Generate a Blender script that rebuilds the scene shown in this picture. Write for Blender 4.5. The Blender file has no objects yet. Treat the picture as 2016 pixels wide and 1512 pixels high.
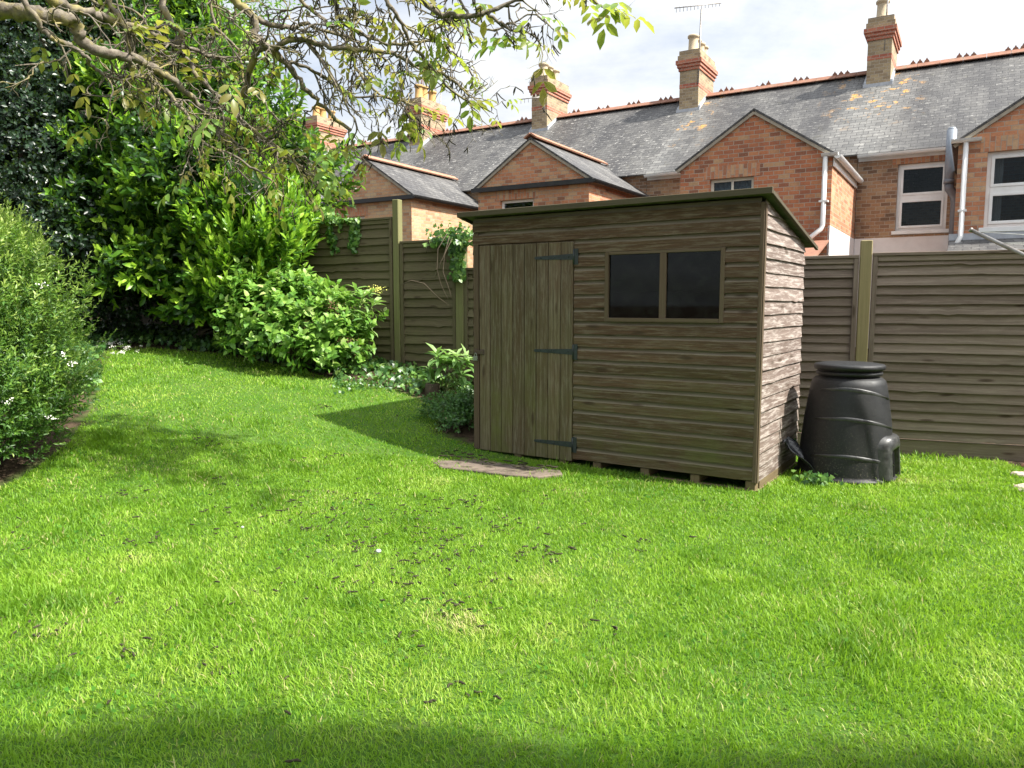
import bpy, math, random
import numpy as np
from mathutils import Vector, Matrix

rng = np.random.default_rng(11)
random.seed(11)
scene = bpy.context.scene
COL = scene.collection
rad = math.radians

# ------------------------------------------------------------------ camera maths (used to survey the place from the photograph)
F, CU, CV, EYE = 1500.0, 1008.0, 756.0, 1.3
TH = math.atan(156 / 1500)
CT, ST = math.cos(TH), math.sin(TH)


def ray(u, v):
    a, b = (u - CU) / F, -(v - CV) / F
    return a, CT + b * ST, -ST + b * CT


def at(u, v, Y):
    r = ray(u, v)
    t = Y / r[1]
    return Vector((r[0] * t, Y, EYE + r[2] * t))


def hgt(x, y):
    q = -0.5 * x + 0.75 * (y - 5.5)
    qq = np.logaddexp(0, (q - 1.0) / 0.35) * 0.35
    h = 1.15 * np.tanh(0.225 * qq / 1.15)
    return h + 0.012 * np.sin(1.7 * x + 0.6) * np.sin(1.3 * y) - 0.02


def ground(u, v):
    r = ray(u, v)
    lo, hi = 1.0, 40.0
    t = 1.0
    while t < 40:
        if EYE + r[2] * t < float(hgt(r[0] * t, r[1] * t)):
            break
        t += 0.02
    return Vector((r[0] * t, r[1] * t, float(hgt(r[0] * t, r[1] * t))))


# ------------------------------------------------------------------ object helpers
def tag(o, label=None, cat=None, group=None, kind=None):
    if label: o['label'] = label
    if cat: o['category'] = cat
    if group: o['group'] = group
    if kind: o['kind'] = kind
    return o


def root_loc(p):
    while p is not None and p.parent is not None:
        p = p.parent
    return Vector(p.location) if p is not None else Vector((0, 0, 0))


def empty(name, loc, label, cat, group=None):
    o = bpy.data.objects.new(name, None)
    o.empty_display_size = 0.1
    o.location = loc
    COL.objects.link(o)
    return tag(o, label, cat, group)


def link(name, me, mat, parent=None):
    o = bpy.data.objects.new(name, me)
    if mat is not None: me.materials.append(mat)
    COL.objects.link(o)
    if parent is not None: o.parent = parent
    return o


class MB:
    """collects faces with uv in metres and a random number per face"""
    def __init__(s):
        s.v, s.f, s.uv, s.r, s.sm = [], [], [], [], []

    def face(s, pts, uvs=None, r=0.5, smooth=False):
        i = len(s.v)
        s.v += [tuple(p) for p in pts]
        s.f.append(tuple(range(i, i + len(pts))))
        s.uv.append(uvs if uvs is not None else [(0, 0)] * len(pts))
        s.r.append(r)
        s.sm.append(smooth)

    def box(s, o, ax, ay, az, lx, ly, lz, r=None, grain=None, off=None):
        o, ax, ay, az = Vector(o), Vector(ax), Vector(ay), Vector(az)
        r = random.random() if r is None else r
        off = (random.random() * 20, random.random() * 20) if off is None else off
        L = (lx, ly, lz)
        g = max(range(3), key=lambda i: L[i]) if grain is None else grain
        A = (ax, ay, az)
        for (i, j, k) in ((0, 1, 2), (1, 2, 0), (2, 0, 1)):
            for side in (0, 1):
                base = o + A[k] * (L[k] * side)
                pts = [base, base + A[i] * L[i], base + A[i] * L[i] + A[j] * L[j], base + A[j] * L[j]]
                uv = [(0, 0), (L[i], 0), (L[i], L[j]), (0, L[j])]
                if j == g: uv = [(b, a) for a, b in uv]
                uv = [(a + off[0], b + off[1] + k * 0.37) for a, b in uv]
                if side == 0:
                    pts, uv = pts[::-1], uv[::-1]
                s.face(pts, uv, r)

    def bar(s, p, q, w, h, r=None, up=(0, 0, 1)):
        p, q = Vector(p), Vector(q)
        d = q - p
        ax = d.normalized()
        ay = Vector(up).cross(ax)
        if ay.length < 1e-4: ay = Vector((1, 0, 0)).cross(ax)
        ay.normalize()
        az = ax.cross(ay)
        s.box(p - ay * w / 2 - az * h / 2, ax, ay, az, d.length, w, h, r, 0)

    def tube(s, pts, radii, n=8, cap=True, r=0.5):
        pts = [Vector(p) for p in pts]
        if not hasattr(radii, '__len__'): radii = [radii] * len(pts)
        rings, ref = [], None
        d0 = 0.0
        for i, p in enumerate(pts):
            t = (pts[min(i + 1, len(pts) - 1)] - pts[max(i - 1, 0)])
            if t.length < 1e-9: t = Vector((0, 0, 1))
            t.normalize()
            if ref is None:
                ref = t.orthogonal().normalized()
            ref = (ref - t * ref.dot(t))
            if ref.length < 1e-6: ref = t.orthogonal()
            ref.normalize()
            b = t.cross(ref)
            if i: d0 += (p - pts[i - 1]).length
            rings.append(([p + (ref * math.cos(k * 2 * math.pi / n) + b * math.sin(k * 2 * math.pi / n)) * radii[i] for k in range(n)], d0, radii[i]))
        for (A, a, ra), (B, bb, rb) in zip(rings, rings[1:]):
            for k in range(n):
                k2 = (k + 1) % n
                c0, c1 = k / n * 6.28 * ra, (k + 1) / n * 6.28 * ra
                s.face([A[k], A[k2], B[k2], B[k]], [(a, c0), (a, c1), (bb, c1), (bb, c0)], r, True)
        if cap:
            s.face(rings[0][0][::-1], None, r)
            s.face(rings[-1][0], None, r)

    def lathe(s, c, prof, n=32, r=0.5, smooth=True):
        c = Vector(c)
        L = 0
        for (r0, z0), (r1, z1) in zip(prof, prof[1:]):
            l2 = L + math.hypot(r1 - r0, z1 - z0)
            for k in range(n):
                a, b = k * 2 * math.pi / n, (k + 1) * 2 * math.pi / n
                P = [c + Vector((r0 * math.cos(a), r0 * math.sin(a), z0)), c + Vector((r0 * math.cos(b), r0 * math.sin(b), z0)),
                     c + Vector((r1 * math.cos(b), r1 * math.sin(b), z1)), c + Vector((r1 * math.cos(a), r1 * math.sin(a), z1))]
                U = [(a * .3, L), (b * .3, L), (b * .3, l2), (a * .3, l2)]
                if r0 < 1e-6: P, U = P[1:], U[1:]
                elif r1 < 1e-6: P, U = P[:3], U[:3]
                s.face(P, U, r, smooth)
            L = l2

    def build(s, name, mat, parent=None, bevel=0.0, merge=False):
        base = root_loc(parent)
        me = bpy.data.meshes.new(name)
        me.from_pydata([(x - base.x, y - base.y, z - base.z) for x, y, z in s.v], [], s.f)
        ul = me.uv_layers.new(name='uv')
        flat = [c for f in s.uv for p in f for c in p]
        ul.data.foreach_set('uv', flat)
        at_ = me.attributes.new('rnd', 'FLOAT', 'FACE')
        at_.data.foreach_set('value', s.r)
        me.polygons.foreach_set('use_smooth', s.sm)
        if merge or bevel or any(s.sm):
            import bmesh
            bm = bmesh.new()
            bm.from_mesh(me)
            bmesh.ops.remove_doubles(bm, verts=bm.verts, dist=1e-5)
            bm.to_mesh(me)
            bm.free()
        me.update()
        o = link(name, me, mat, parent)
        if bevel:
            m = o.modifiers.new('bevel', 'BEVEL')
            m.width, m.segments, m.limit_method = bevel, 1, 'ANGLE'
        return o


def np_mesh(name, V, loops, starts, totals, rnd, mat, parent=None, smooth=False):
    base = root_loc(parent)
    V = V.reshape(-1, 3) - np.array(base)[None]
    me = bpy.data.meshes.new(name)
    me.vertices.add(len(V))
    me.vertices.foreach_set('co', V.astype(np.float32).ravel())
    me.loops.add(len(loops))
    me.loops.foreach_set('vertex_index', loops.astype(np.int32))
    me.polygons.add(len(starts))
    me.polygons.foreach_set('loop_start', starts.astype(np.int32))
    me.polygons.foreach_set('loop_total', totals.astype(np.int32))
    if smooth: me.polygons.foreach_set('use_smooth', np.ones(len(starts), bool))
    a = me.attributes.new('rnd', 'FLOAT', 'FACE')
    a.data.foreach_set('value', rnd.astype(np.float32))
    me.update(calc_edges=True)
    return link(name, me, mat, parent)


def template_mesh(name, T, faces, P, A, N, L, W, rnd, mat, parent=None, smooth=False, curl=0.0):
    """one copy of the template per row: T columns are along, across, lift"""
    T = np.array(T, float)
    n, k = len(P), len(T)
    A = A / np.linalg.norm(A, axis=1, keepdims=True)
    N = N - A * (N * A).sum(1, keepdims=True)
    N /= np.maximum(np.linalg.norm(N, axis=1, keepdims=True), 1e-6)
    S = np.cross(N, A)
    L, W = np.broadcast_to(L, n), np.broadcast_to(W, n)
    cu = (curl * T[:, 0] ** 2)[None, :, None]
    V = (P[:, None, :] + L[:, None, None] * (T[None, :, 0, None] * A[:, None, :] + (T[None, :, 2, None] - cu) * N[:, None, :])
         + W[:, None, None] * T[None, :, 1, None] * S[:, None, :])
    fl = np.concatenate([np.array(f) for f in faces])
    tot1 = np.array([len(f) for f in faces])
    loops = (fl[None] + (np.arange(n) * k)[:, None]).ravel()
    totals = np.tile(tot1, n)
    starts = np.concatenate([[0], np.cumsum(totals)[:-1]])
    return np_mesh(name, V, loops, starts, totals, np.repeat(rnd, len(faces)), mat, parent, smooth)


LEAF_OVAL = ([(0, 0, 0), (.3, -.42, .06), (.3, 0, 0), (.3, .42, .06), (.68, -.46, .07), (.68, 0, 0), (.68, .46, .07), (1, 0, 0)],
             [(0, 2, 1), (0, 3, 2), (1, 2, 5, 4), (2, 3, 6, 5), (4, 5, 7), (5, 6, 7)])
LEAF_BROAD = ([(0, 0, 0), (.28, -.5, .08), (.28, 0, 0), (.28, .5, .08), (.62, -.42, .06), (.62, 0, 0), (.62, .42, .06), (1, 0, -.05)],
              [(0, 2, 1), (0, 3, 2), (1, 2, 5, 4), (2, 3, 6, 5), (4, 5, 7), (5, 6, 7)])
LEAF_SMALL = ([(0, 0, 0), (.5, -.5, .1), (1, 0, 0), (.5, .5, .1)], [(0, 2, 1), (0, 3, 2)])
LEAF_IVY = ([(0, 0, 0), (.1, -.5, .05), (.38, -.28, .03), (.55, -.42, .04), (1, 0, -.03), (.55, .42, .04), (.38, .28, .03), (.1, .5, .05), (.4, 0, 0)],
            [(0, 8, 2, 1), (8, 4, 3, 2), (0, 7, 6, 8), (8, 6, 5, 4)])


def unit(a):
    return a / np.maximum(np.linalg.norm(a, axis=1, keepdims=True), 1e-9)


def shoots(blobs, n, inner=0.45, lump=0.18, upb=0.35, zmin=-0.7):
    """shoot bases and axes spread through lumpy ellipsoids; blobs = (centre, (rx, ry, rz))"""
    B = np.array([tuple(c) + tuple(r) for c, r in blobs], float)
    w = (B[:, 3] * B[:, 4] + B[:, 3] * B[:, 5] + B[:, 4] * B[:, 5])
    idx = rng.choice(len(B), n, p=w / w.sum())
    d = unit(rng.normal(size=(n, 3)))
    d[:, 2] = np.where(d[:, 2] < zmin, -d[:, 2], d[:, 2])
    ph = rng.uniform(0, 6.28, (len(B), 3))[idx]
    bump = 1 + lump * (np.sin(5 * d[:, 0] + ph[:, 0]) * np.sin(5 * d[:, 1] + ph[:, 1]) + .8 * np.sin(7 * d[:, 2] + ph[:, 2]) * np.sin(6 * d[:, 0] + ph[:, 1]))
    k = (1 - inner * rng.random(n) ** 2.2) * bump
    P = B[idx, :3] + d * B[idx, 3:] * k[:, None]
    A = unit(d * .75 + np.array([0, 0, upb]) + rng.normal(size=(n, 3)) * .33)
    return P, A, k


def whorls(P, A, per, stem, ang0=1.15, ang1=.35, spread=.25):
    """leaves spiralling up each shoot: bases, directions, normals, position along shoot 0..1"""
    n = len(P)
    ref = unit(np.cross(A, rng.normal(size=(n, 3))))
    bi = np.cross(A, ref)
    t = np.linspace(0, 1, per)[None].repeat(n, 0) + rng.normal(size=(n, per)) * .05
    az = np.arange(per)[None] * 2.4 + rng.uniform(0, 6.28, (n, 1)) + rng.normal(size=(n, per)) * .3
    ang = ang0 + (ang1 - ang0) * t + rng.normal(size=(n, per)) * spread
    Rv = np.cos(az)[..., None] * ref[:, None] + np.sin(az)[..., None] * bi[:, None]
    D = np.cos(ang)[..., None] * A[:, None] + np.sin(ang)[..., None] * Rv
    Nn = np.sin(ang)[..., None] * A[:, None] - np.cos(ang)[..., None] * Rv
    st = np.broadcast_to(stem, n)[:, None, None]
    Q = P[:, None] + A[:, None] * st * t[..., None]
    return Q.reshape(-1, 3), D.reshape(-1, 3), Nn.reshape(-1, 3), t.ravel()


# ------------------------------------------------------------------ materials
class NT:
    def __init__(s, name):
        s.m = bpy.data.materials.new(name)
        s.m.use_nodes = True
        s.t = s.m.node_tree
        s.t.nodes.clear()
        s.out = s.t.nodes.new('ShaderNodeOutputMaterial')

    def n(s, typ, ins=None, **props):
        nd = s.t.nodes.new('ShaderNode' + typ)
        for k, v in props.items(): setattr(nd, k, v)
        for k, v in (ins or {}).items():
            sock = nd.inputs[k]
            if isinstance(v, bpy.types.NodeSocket): s.t.links.new(v, sock)
            else: sock.default_value = v
        return nd

    def uv(s): return s.n('UVMap', uv_map='uv').outputs[0]
    def rnd(s): return s.n('Attribute', attribute_name='rnd').outputs['Fac']
    def pos(s): return s.n('NewGeometry').outputs['Position']

    def map(s, vec, scale=(1, 1, 1), loc=(0, 0, 0), rot=(0, 0, 0)):
        return s.n('Mapping', {0: vec, 'Scale': scale, 'Location': loc, 'Rotation': rot}).outputs[0]

    def noise(s, vec, scale, detail=4, rough=.55, dist=0.0):
        return s.n('TexNoise', {'Vector': vec, 'Scale': scale, 'Detail': detail, 'Roughness': rough, 'Distortion': dist}).outputs[0]

    def ramp(s, fac, stops, interp='LINEAR'):
        nd = s.n('ValToRGB', {0: fac})
        cr = nd.color_ramp
        cr.interpolation = interp
        while len(cr.elements) < len(stops): cr.elements.new(.5)
        for e, (p, c) in zip(cr.elements, stops):
            e.position = p
            e.color = (c, c, c, 1) if not hasattr(c, '__len__') else tuple(c) + (1,) * (4 - len(c))
        return nd.outputs[0]

    def mix(s, fac, a, b, blend='MIX'):
        def col(c): return c if isinstance(c, bpy.types.NodeSocket) else tuple(c) + (1,) * (4 - len(c))
        nd = s.n('Mix', {0: fac, 6: col(a), 7: col(b)}, data_type='RGBA', blend_type=blend)
        return nd.outputs[2]

    def math(s, op, a, b=0.0, c=0.0, clamp=False):
        return s.n('Math', {0: a, 1: b, 2: c}, operation=op, use_clamp=clamp).outputs[0]

    def sep(s, vec): return s.n('SeparateXYZ', {0: vec}).outputs
    def comb(s, x, y, z=0.0): return s.n('CombineXYZ', {0: x, 1: y, 2: z}).outputs[0]

    def bump(s, h, strength=.4, dist=.01):
        return s.n('Bump', {'Height': h, 'Strength': strength, 'Distance': dist}).outputs[0]

    def done(s, color, rough=.7, spec=.4, normal=None, metal=0.0, translucent=0.0, tcol=None, coat=0.0):
        ins = {'Base Color': color if isinstance(color, bpy.types.NodeSocket) else tuple(color) + (1,), 'Roughness': rough, 'Specular IOR Level': spec, 'Metallic': metal}
        if coat: ins['Coat Weight'] = coat; ins['Coat Roughness'] = .15
        if normal is not None: ins['Normal'] = normal
        sh = s.n('BsdfPrincipled', ins).outputs[0]
        if translucent:
            tr = s.n('BsdfTranslucent', {'Color': tcol if tcol is not None else ins['Base Color']}).outputs[0]
            sh = s.n('MixShader', {0: translucent, 1: sh, 2: tr}).outputs[0]
        s.t.links.new(sh, s.out.inputs[0])
        return s.m


def mat_wood(name, ca, cb, cc, green=(.1, .13, .03), gam=.3, gz=(0, 1), white=(.6, .55, .5), wam=.0, bump=.5, rough=.85, knots=True):
    """weathered boards, grain along u; algae is a stain that thickens towards height gz[0]"""
    t = NT(name)
    uv, r0_ = t.uv(), t.rnd()
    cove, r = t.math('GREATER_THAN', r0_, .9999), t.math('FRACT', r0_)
    sh = t.n('VectorMath', {0: uv, 1: t.comb(t.math('MULTIPLY', r, 37.0), t.math('MULTIPLY', r, 91.0))}, operation='ADD').outputs[0]
    g1 = t.noise(t.map(sh, (1.6, 75, 1)), 1.0, 6, .68, .25)
    g2 = t.noise(t.map(sh, (5, 190, 1)), 1.0, 3, .6, .1)
    big = t.noise(t.map(sh, (1.1, 13, 1)), 1.0, 6, .7)
    col = t.mix(t.ramp(g1, [(.32, 0), (.66, 1)]), ca, cb)
    col = t.mix(t.ramp(big, [(.42, 0), (.68, 1)]), col, cc)
    col = t.mix(t.math('MULTIPLY', r, .75), col, t.mix(1.0, col, (.52, .49, .47), 'MULTIPLY'))
    col = t.mix(t.math('MULTIPLY', t.ramp(g2, [(.5, 0), (.75, 1)]), .35), col, t.mix(1.0, col, (.4, .36, .33), 'MULTIPLY'))
    if wam:
        wv = t.noise(t.map(sh, (4.0, 42, 1), (3, 3, 0)), 1.0, 8, .76, .3)
        wf = t.math('MULTIPLY', t.ramp(wv, [(.47, 0), (.6, 1)]), t.ramp(g1, [(.3, .35), (.6, 1)]))
        col = t.mix(t.math('MULTIPLY', wf, wam), col, white)
    if gam:
        p = t.pos()
        z = t.n('MapRange', {0: t.sep(p)[2], 1: gz[0], 2: gz[1], 3: 1.0, 4: .12}).outputs[0]
        gn = t.ramp(t.noise(p, 2.3, 6, .65), [(.38, 0), (.66, 1)])
        gf = t.math('MULTIPLY', t.math('MULTIPLY', z, t.math('ADD', t.math('MULTIPLY', gn, .75), .25)), t.math('MULTIPLY', t.math('ADD', .55, t.math('FRACT', t.math('MULTIPLY', r, 7.31))), gam), clamp=True)
        col = t.mix(gf, col, t.mix(t.ramp(g1, [(.3, 0), (.7, 1)]), green, [c * 1.7 for c in green]))
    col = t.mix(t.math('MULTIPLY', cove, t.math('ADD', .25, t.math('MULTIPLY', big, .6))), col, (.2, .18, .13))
    if knots:
        vo = t.n('TexVoronoi', {'Vector': t.map(sh, (2.3, 9.5, 1)), 'Scale': 1.0, 'Randomness': 1.0})
        kf = t.ramp(vo.outputs['Distance'], [(.0, 1), (.09, .8), (.17, 0)])
        col = t.mix(t.math('MULTIPLY', kf, .85), col, (.045, .028, .016))
    h = t.math('ADD', t.math('MULTIPLY', g1, .7), t.math('MULTIPLY', g2, .5))
    return t.done(col, rough, .25, t.bump(h, bump, .004))


def mat_brick(name, stops, mortar=(.46, .39, .31), soot=.25, rot=False):
    t = NT(name)
    uv = t.uv()
    if rot: uv = t.map(uv, rot=(0, 0, math.pi / 2))
    wob = t.n('VectorMath', {0: uv, 1: t.n('VectorMath', {0: t.n('TexNoise', {'Vector': uv, 'Scale': 9.0, 'Detail': 2}).outputs['Color'], 1: (.012, .008, 0)}, operation='MULTIPLY').outputs[0]}, operation='ADD').outputs[0]
    b = t.n('TexBrick', {'Vector': wob, 'Color1': (0, 0, 0, 1), 'Color2': (1, 1, 1, 1), 'Mortar': (.5, .5, .5, 1), 'Scale': 1.0, 'Mortar Size': .006, 'Mortar Smooth': .25, 'Brick Width': .175, 'Row Height': .072}, offset=.5)
    rb = b.outputs[0]
    avg = tuple(sum(c[1][k] for c in stops[1:-1]) / len(stops[1:-1]) for k in range(3))
    col = t.mix(.32, t.ramp(rb, stops), avg)
    n1 = t.noise(uv, 26, 5, .7)
    col = t.mix(t.ramp(n1, [(.35, .0), (.75, .5)]), col, t.mix(1.0, col, (.5, .42, .38), 'MULTIPLY'))
    n3 = t.noise(uv, 55, 3, .7)
    col = t.mix(t.math('MULTIPLY', t.ramp(n3, [(.55, 0), (.7, 1)]), .3), col, (.55, .42, .3))
    col = t.mix(b.outputs[1], col, t.mix(n1, mortar, [c * .6 for c in mortar]))
    so = t.ramp(t.noise(uv, 1.3, 5, .65), [(.5, 0), (.72, 1)])
    col = t.mix(t.math('MULTIPLY', so, soot), col, (.07, .055, .045))
    h = t.math('ADD', t.math('MULTIPLY', b.outputs[1], -1.0), t.math('MULTIPLY', n1, .5))
    return t.done(col, .9, .2, t.bump(h, .6, .008))


def mat_slate(name, lichen=.5, tone=1.0, pale=.0, orange=0.0, period=4.4, u0=0.0):
    t = NT(name)
    uv = t.uv()
    wob = t.n('VectorMath', {0: uv, 1: t.n('VectorMath', {0: t.n('TexNoise', {'Vector': uv, 'Scale': 5.0, 'Detail': 2}).outputs['Color'], 1: (.05, .04, 0)}, operation='MULTIPLY').outputs[0]}, operation='ADD').outputs[0]
    b = t.n('TexBrick', {'Vector': wob, 'Color1': (0, 0, 0, 1), 'Color2': (1, 1, 1, 1), 'Mortar': (0, 0, 0, 1), 'Scale': 1.0, 'Mortar Size': .007, 'Mortar Smooth': .3, 'Brick Width': .21, 'Row Height': .135}, offset=.5)
    c = lambda *a: tuple(x * tone for x in a)
    col = t.ramp(b.outputs[0], [(0, c(.085, .082, .083)), (.45, c(.118, .113, .112)), (.8, c(.15, .145, .142)), (1, c(.2, .193, .185))])
    n1 = t.noise(t.map(uv, (1.0, .3, 1)), 1.3, 6, .68)
    col = t.mix(t.ramp(n1, [(.45, 0), (.68, .7)]), col, c(.32, .31, .29))
    n4 = t.noise(t.map(uv, (1.7, .4, 1), (7, 3, 0)), 1.1, 5, .65)
    col = t.mix(t.ramp(n4, [(.5, 0), (.7, .55)]), col, c(.06, .06, .07))
    x, y, _ = t.sep(uv)
    if pale:
        ph = t.math('SUBTRACT', t.math('FRACT', t.math('ADD', t.math('DIVIDE', t.math('SUBTRACT', x, u0), period), 10.5)), .5)
        w = t.math('ADD', t.math('ABSOLUTE', ph), t.math('MULTIPLY', t.math('SUBTRACT', t.noise(t.map(uv, (1.6, .5, 1)), 1.0, 4, .6), .5), .35))
        st = t.ramp(w, [(.03, 1), (.2, 0)])
        col = t.mix(t.math('MULTIPLY', st, pale), col, t.mix(b.outputs[0], c(.27, .27, .26), c(.5, .49, .46)))
        if orange:
            on = t.ramp(t.noise(uv, 2.7, 6, .7), [(.56, 0), (.62, 1)])
            of = t.math('MULTIPLY', t.math('MULTIPLY', on, t.ramp(w, [(.1, 1), (.24, 0)])), t.ramp(t.math('MULTIPLY', y, .25), [(.3, 0), (.5, 1)]))
            col = t.mix(t.math('MULTIPLY', of, orange), col, t.mix(t.noise(uv, 14, 3), (.75, .33, .03), (.3, .2, .06)))
    if lichen:
        ln = t.math('MULTIPLY', t.ramp(t.noise(t.map(uv, (1, 1.9, 1)), 7.5, 5, .75), [(.58, 0), (.615, 1)]), t.ramp(t.noise(uv, .8, 3), [(.34, 0.2), (.55, 1)]))
        col = t.mix(t.math('MULTIPLY', ln, lichen), col, (.42, .41, .38))
        moss = t.ramp(t.noise(uv, 4.1, 5, .7), [(.6, 0), (.66, 1)])
        col = t.mix(t.math('MULTIPLY', moss, .35), col, (.09, .085, .05))
    row = t.math('FRACT', t.math('DIVIDE', t.sep(wob)[1], .135))
    col = t.mix(t.math('MULTIPLY', b.outputs[1], .7), col, (.02, .02, .022))
    h = t.math('ADD', t.math('MULTIPLY', row, -1.0), t.math('ADD', t.math('MULTIPLY', b.outputs[0], .5), t.math('MULTIPLY', b.outputs[1], -.6)))
    return t.done(col, .62, .45, t.bump(h, .7, .02))


def mat_plain(name, c1, c2=None, scale=8, rough=.6, spec=.4, bump=.0, metal=0.0, space='pos', spots=None):
    t = NT(name)
    p = t.pos() if space == 'pos' else t.uv()
    n = t.noise(p, scale, 6, .65)
    col = t.mix(t.ramp(n, [(.35, 0), (.68, 1)]), c1, c2 or [c * .75 for c in c1])
    if spots:
        sc, lo, hi, sc_col, am = spots
        col = t.mix(t.math('MULTIPLY', t.ramp(t.noise(p, sc, 5, .7), [(lo, 0), (hi, 1)]), am), col, sc_col)
    return t.done(col, t.ramp(n, [(.3, max(rough - .1, .02)), (.7, min(rough + .12, 1))]), spec, t.bump(n, bump, .006) if bump else None, metal)


def mat_leaf(name, stops, rough=.42, spec=.5, tr=.35, tcol=(.25, .45, .04), vary=.5):
    t = NT(name)
    r = t.rnd()
    p = t.pos()
    n = t.noise(p, 2.2, 3, .6)
    f = t.math('ADD', r, t.math('MULTIPLY', t.math('SUBTRACT', n, .5), vary), clamp=True)
    col = t.ramp(f, stops)
    tc = t.mix(.55, col, tcol)
    return t.done(col, rough, spec, None, 0.0, tr, tc)


def mat_glass(name, tint=(.75, .8, .8), dirt=.12, refl=1.0):
    t = NT(name)
    p = t.pos()
    g = t.n('BsdfGlossy', {'Color': (refl, refl, refl, 1), 'Roughness': .03}).outputs[0]
    tr = t.n('BsdfTransparent', {'Color': tint + (1,)}).outputs[0]
    fr = t.n('Fresnel', {'IOR': 1.5}).outputs[0]
    sh = t.n('MixShader', {0: fr, 1: tr, 2: g}).outputs[0]
    dn = t.ramp(t.noise(t.map(p, (1, 1, 1)), 9, 6, .75), [(.45, .0), (.8, 1)])
    d = t.n('BsdfDiffuse', {'Color': (.22, .24, .2, 1)}).outputs[0]
    sh = t.n('MixShader', {0: t.math('MULTIPLY', dn, dirt), 1: sh, 2: d}).outputs[0]
    t.t.links.new(sh, t.out.inputs[0])
    return t.m


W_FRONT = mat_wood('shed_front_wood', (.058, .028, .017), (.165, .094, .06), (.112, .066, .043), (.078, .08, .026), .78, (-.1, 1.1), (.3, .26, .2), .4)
W_DOOR = mat_wood('shed_door_wood', (.085, .058, .038), (.195, .15, .1), (.13, .078, .05), (.086, .094, .026), .92, (-.1, 1.5), (.34, .31, .24), .35)
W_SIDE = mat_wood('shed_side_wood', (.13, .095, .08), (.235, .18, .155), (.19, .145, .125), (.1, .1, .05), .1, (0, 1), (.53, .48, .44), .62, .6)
W_TRIM = mat_wood('shed_trim_wood', (.095, .06, .04), (.17, .12, .084), (.14, .105, .07), (.085, .085, .035), .25, (0, 2.0))
W_FASCIA = mat_wood('shed_fascia_wood', (.07, .055, .038), (.125, .1, .066), (.105, .088, .058), (.085, .088, .042), .16, (0, 8), knots=False)
W_BASE = mat_wood('shed_base_wood', (.17, .12, .07), (.26, .19, .11), (.2, .15, .09), (.1, .1, .04), .3, (-.1, .4))
W_FENCE = mat_wood('fence_wood_grey', (.165, .13, .103), (.3, .238, .188), (.235, .185, .147), (.13, .125, .075), .35, (0, 1.3), (.45, .39, .31), .22, .7)
W_FENCED = mat_wood('fence_wood_green', (.095, .074, .046), (.16, .124, .08), (.13, .102, .062), (.095, .098, .038), .5, (.2, 3.6), (.3, .28, .2), .1, .6)
W_POSTG = mat_wood('post_wood_green', (.14, .13, .065), (.23, .21, .11), (.2, .185, .09), (.13, .15, .045), .55, (.2, 4), knots=False)
W_POSTY = mat_wood('post_wood_yellow', (.26, .22, .11), (.36, .3, .16), (.3, .26, .13), (.17, .17, .06), .3, (0, 2.2))
FELT = mat_plain('roof_felt', (.08, .08, .07), (.17, .165, .14), 14, .95, .2, .6, spots=(5, .5, .62, (.12, .125, .06), .5))
IRON = mat_plain('black_iron', (.012, .018, .02), (.03, .04, .042), 30, .45, .5, .2)
RUST = mat_plain('rusty_iron', (.06, .045, .035), (.11, .07, .045), 40, .7, .4, .3)
STEEL = mat_plain('dull_steel', (.35, .34, .33), (.2, .17, .14), 18, .45, .5, .1, .7)
LOCK = mat_plain('lock_steel', (.4, .42, .4), (.3, .3, .29), 20, .4, .5, 0, .8)
GLASS_SHED = mat_glass('shed_glass', (.22, .31, .34), .07, .4)
GLASS_H = mat_glass('house_glass', (.68, .72, .72), .015, .35)
ORB = [(0, (.2, .09, .06)), (.12, (.38, .15, .085)), (.4, (.52, .215, .11)), (.65, (.57, .28, .15)), (.82, (.55, .34, .19)), (1, (.55, .41, .25))]
REDB = [(0, (.13, .065, .05)), (.12, (.31, .11, .065)), (.45, (.46, .16, .078)), (.74, (.52, .21, .1)), (.9, (.5, .27, .14)), (1, (.49, .35, .2))]
BUFFO = [(0, (.32, .17, .1)), (.15, (.48, .25, .14)), (.5, (.56, .33, .18)), (.75, (.57, .39, .23)), (1, (.55, .45, .28))]
BUFF = [(0, (.17, .125, .085)), (.35, (.31, .24, .15)), (.7, (.4, .31, .185)), (1, (.44, .36, .23))]
B_RED = mat_brick('brick_red', REDB, soot=.5)
B_OR = mat_brick('brick_orange', ORB, soot=.25)
B_BUFFO = mat_brick('brick_buff_orange', BUFFO, soot=.15)
B_FACADE = mat_brick('brick_facade', [(0, (.1, .065, .05)), (.25, (.27, .15, .09)), (.5, (.38, .22, .125)), (.8, (.42, .28, .16)), (1, (.4, .3, .2))], soot=.6)
B_BUFF = mat_brick('brick_buff', BUFF, soot=.35)
B_BAND = mat_brick('brick_red_band', [(0, (.28, .09, .06)), (.5, (.42, .14, .09)), (1, (.5, .2, .12))], soot=.2)
B_SOLDIER = mat_brick('brick_soldier', ORB, soot=.2, rot=True)
SLATE_A = mat_slate('slate_weathered', .45, .42, .7, .95, 4.43, -1.16)
SLATE_B = mat_slate('slate_dark', .85, .4, .35, 0.0, 4.5, -14.5)
SLATE_W = mat_slate('slate_wing', .4, .55)
TERRA = mat_plain('terracotta', (.3, .14, .09), (.19, .1, .07), 9, .85, .3, .2, spots=(6, .55, .66, (.2, .17, .12), .7))
TERRAP = mat_plain('terracotta_pale', (.4, .21, .135), (.3, .145, .095), 9, .85, .3, .2)
POT_Y = mat_plain('chimney_pot_ochre', (.46, .29, .11), (.38, .23, .085), 12, .8)
POT_C = mat_plain('chimney_pot_cream', (.5, .41, .28), (.4, .33, .23), 12, .8)
LEAD = mat_plain('lead_flashing', (.42, .44, .47), (.3, .31, .33), 12, .55)
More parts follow.
